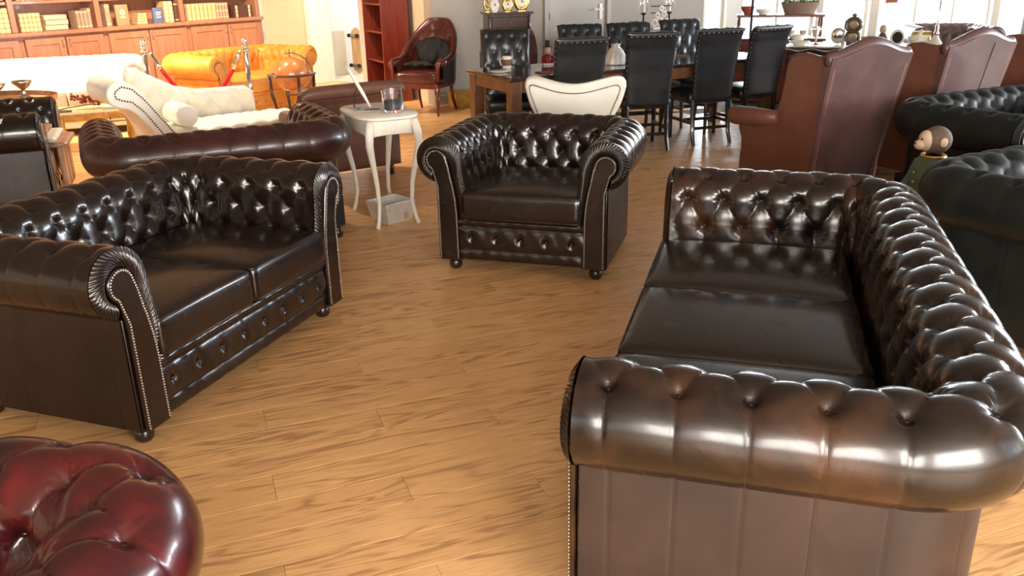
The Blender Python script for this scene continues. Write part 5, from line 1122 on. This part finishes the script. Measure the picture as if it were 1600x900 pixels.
# ---------------------------------------------------------------- curtain, fireplace
cur = MB(); cp = g1+EX*3.72-EY*.06; Gd = np.zeros((40, 3, 3))
for i, a in enumerate(np.linspace(-.20, .20, 40)):
    for j, z in enumerate((.95, 1.8, 2.65)): Gd[i, j] = (a*(1 if j else .7), .02*math.sin(a*110)-.03, z)
co = cur.grid(Gd).build('curtain', M['terracotta'], smooth=True); sm_ = co.modifiers.new('thick', 'SOLIDIFY'); sm_.thickness = .004; place(co, cp[:], RA); tag(co, 'terracotta curtain hanging between the bright windows', 'curtain')
rb = thing('roman_blind', 'faded red blind pulled part-way up in the bright window right of the curtain', 'blind', (g1+EX*4.7-EY*.04)[:], RA)
for k in range(4): MB().box((0, 0, 1.60+.28*k), (.52, .02, .26)).build('blind_fold', M['terracotta'], rb, bevel=.008)
fp_ = thing('fireplace', 'cream stone fireplace surround with a dark grate at the right edge', 'fireplace', AB(12.1, 6.90)[:], RA)
for sx in (-1, 1): MB().box((sx*.66, -.06, .50), (.20, .18, 1.0)).build('pilaster', M['stone'], fp_, bevel=.008)
MB().box((0, -.05, .92), (1.12, .15, .17)).build('frieze', M['stone'], fp_, bevel=.008); MB().box((0, -.10, 1.035), (1.68, .30, .06)).build('mantel', M['stone'], fp_, bevel=.012)
MB().box((0, -.02, .42), (1.12, .06, .83)).build('back_panel', M['taupe'], fp_); MB().box((0, -.06, .32), (.62, .05, .62)).build('grate', M['void'], fp_, bevel=.01)
def FP(x, y, z): a, b = rot2(x, y, RA); v = AB(12.1, 6.90); return (v.x+a, v.y+b, z)
clock('white round clock on the fireplace mantel, left one', FP(-.20, -.12, 1.066), RA, .20, .22, M['ivory'], M['white_wood']); clock('white round clock on the fireplace mantel, second from left', FP(.06, -.12, 1.066), RA, .24, .27, M['ivory'], M['white_wood']); clock('white round clock on the fireplace mantel, rightmost', FP(.34, -.12, 1.066), RA, .20, .22, M['ivory'], M['white_wood'])
# ---------------------------------------------------------------- figure in a green coat
fg = thing('monkey_statue', 'statue of a brown-headed monkey in a green coat, standing between the two dark green chesterfields', 'statue', (2.26, 4.50, 0), R(-84))
mb = MB().lathe([(0, 0), (.13, 0), (.13, .03), (.10, .04)], seg=20); mb.build('base', M['foot'], fg, smooth=40)
body = MB(); ring = []
for z, rx, ry, y0 in ((.04, .10, .085, 0), (.15, .105, .09, 0), (.30, .095, .085, 0), (.42, .105, .09, .0), (.50, .118, .095, .005), (.56, .115, .09, .005), (.60, .085, .07, .0), (.625, .05, .045, -.005)):
    ring.append([(rx*math.cos(a)*(1+.02*math.sin(5*a)), y0+ry*math.sin(a), z) for a in np.linspace(0, 2*math.pi, 28, endpoint=False)])
body.grid(ring, close_v=True, flip=True).build('coat', M['coat'], fg, smooth=True)
for sx in (-1, 1): am = MB().tube([(sx*.105, 0, .565), (sx*.135, -.02, .47), (sx*.12, -.085, .40), (sx*.07, -.13, .41)], [.038, .034, .028, .022], 12).build('sleeve', M['coat'], fg, smooth=True); MB().ball((sx*.055, -.145, .412), (.022, .022, .016), 10, 7).build('hand', M['face'], am, smooth=True)
MB().ball((0, .005, .70), (.072, .078, .075), 20, 14).build('head', M['fur'], fg, smooth=True)
fc_ = MB().ball((0, -.055, .70), (.050, .036, .055), 16, 10).ball((0, -.085, .68), (.034, .030, .028), 14, 9).build('face', M['face'], fg, smooth=True)
MB().ball((-.018, -.088, .712), .006, 8, 5).ball((.018, -.088, .712), .006, 8, 5).ball((0, -.114, .688), (.008, .005, .005), 8, 5).build('eyes_and_nose', M['dark'], fc_, smooth=True)
for sx in (-1, 1): MB().ball((sx*.074, 0, .70), (.012, .022, .026), 10, 7).build('ear', M['face'], fg, smooth=True)
nb_ = MB()
for k in range(6): nb_.ball((0, -.092-.004*(k % 2), .28+.05*k), .009, 8, 5)
nb_.build('coat_buttons', M['gold'], fg, smooth=True); MB().tube([(.062*math.cos(a), .055*math.sin(a), .618) for a in np.linspace(0, 2*math.pi, 20, endpoint=False)], .010, 6, closed=True).build('collar', M['gold'], fg, smooth=True)
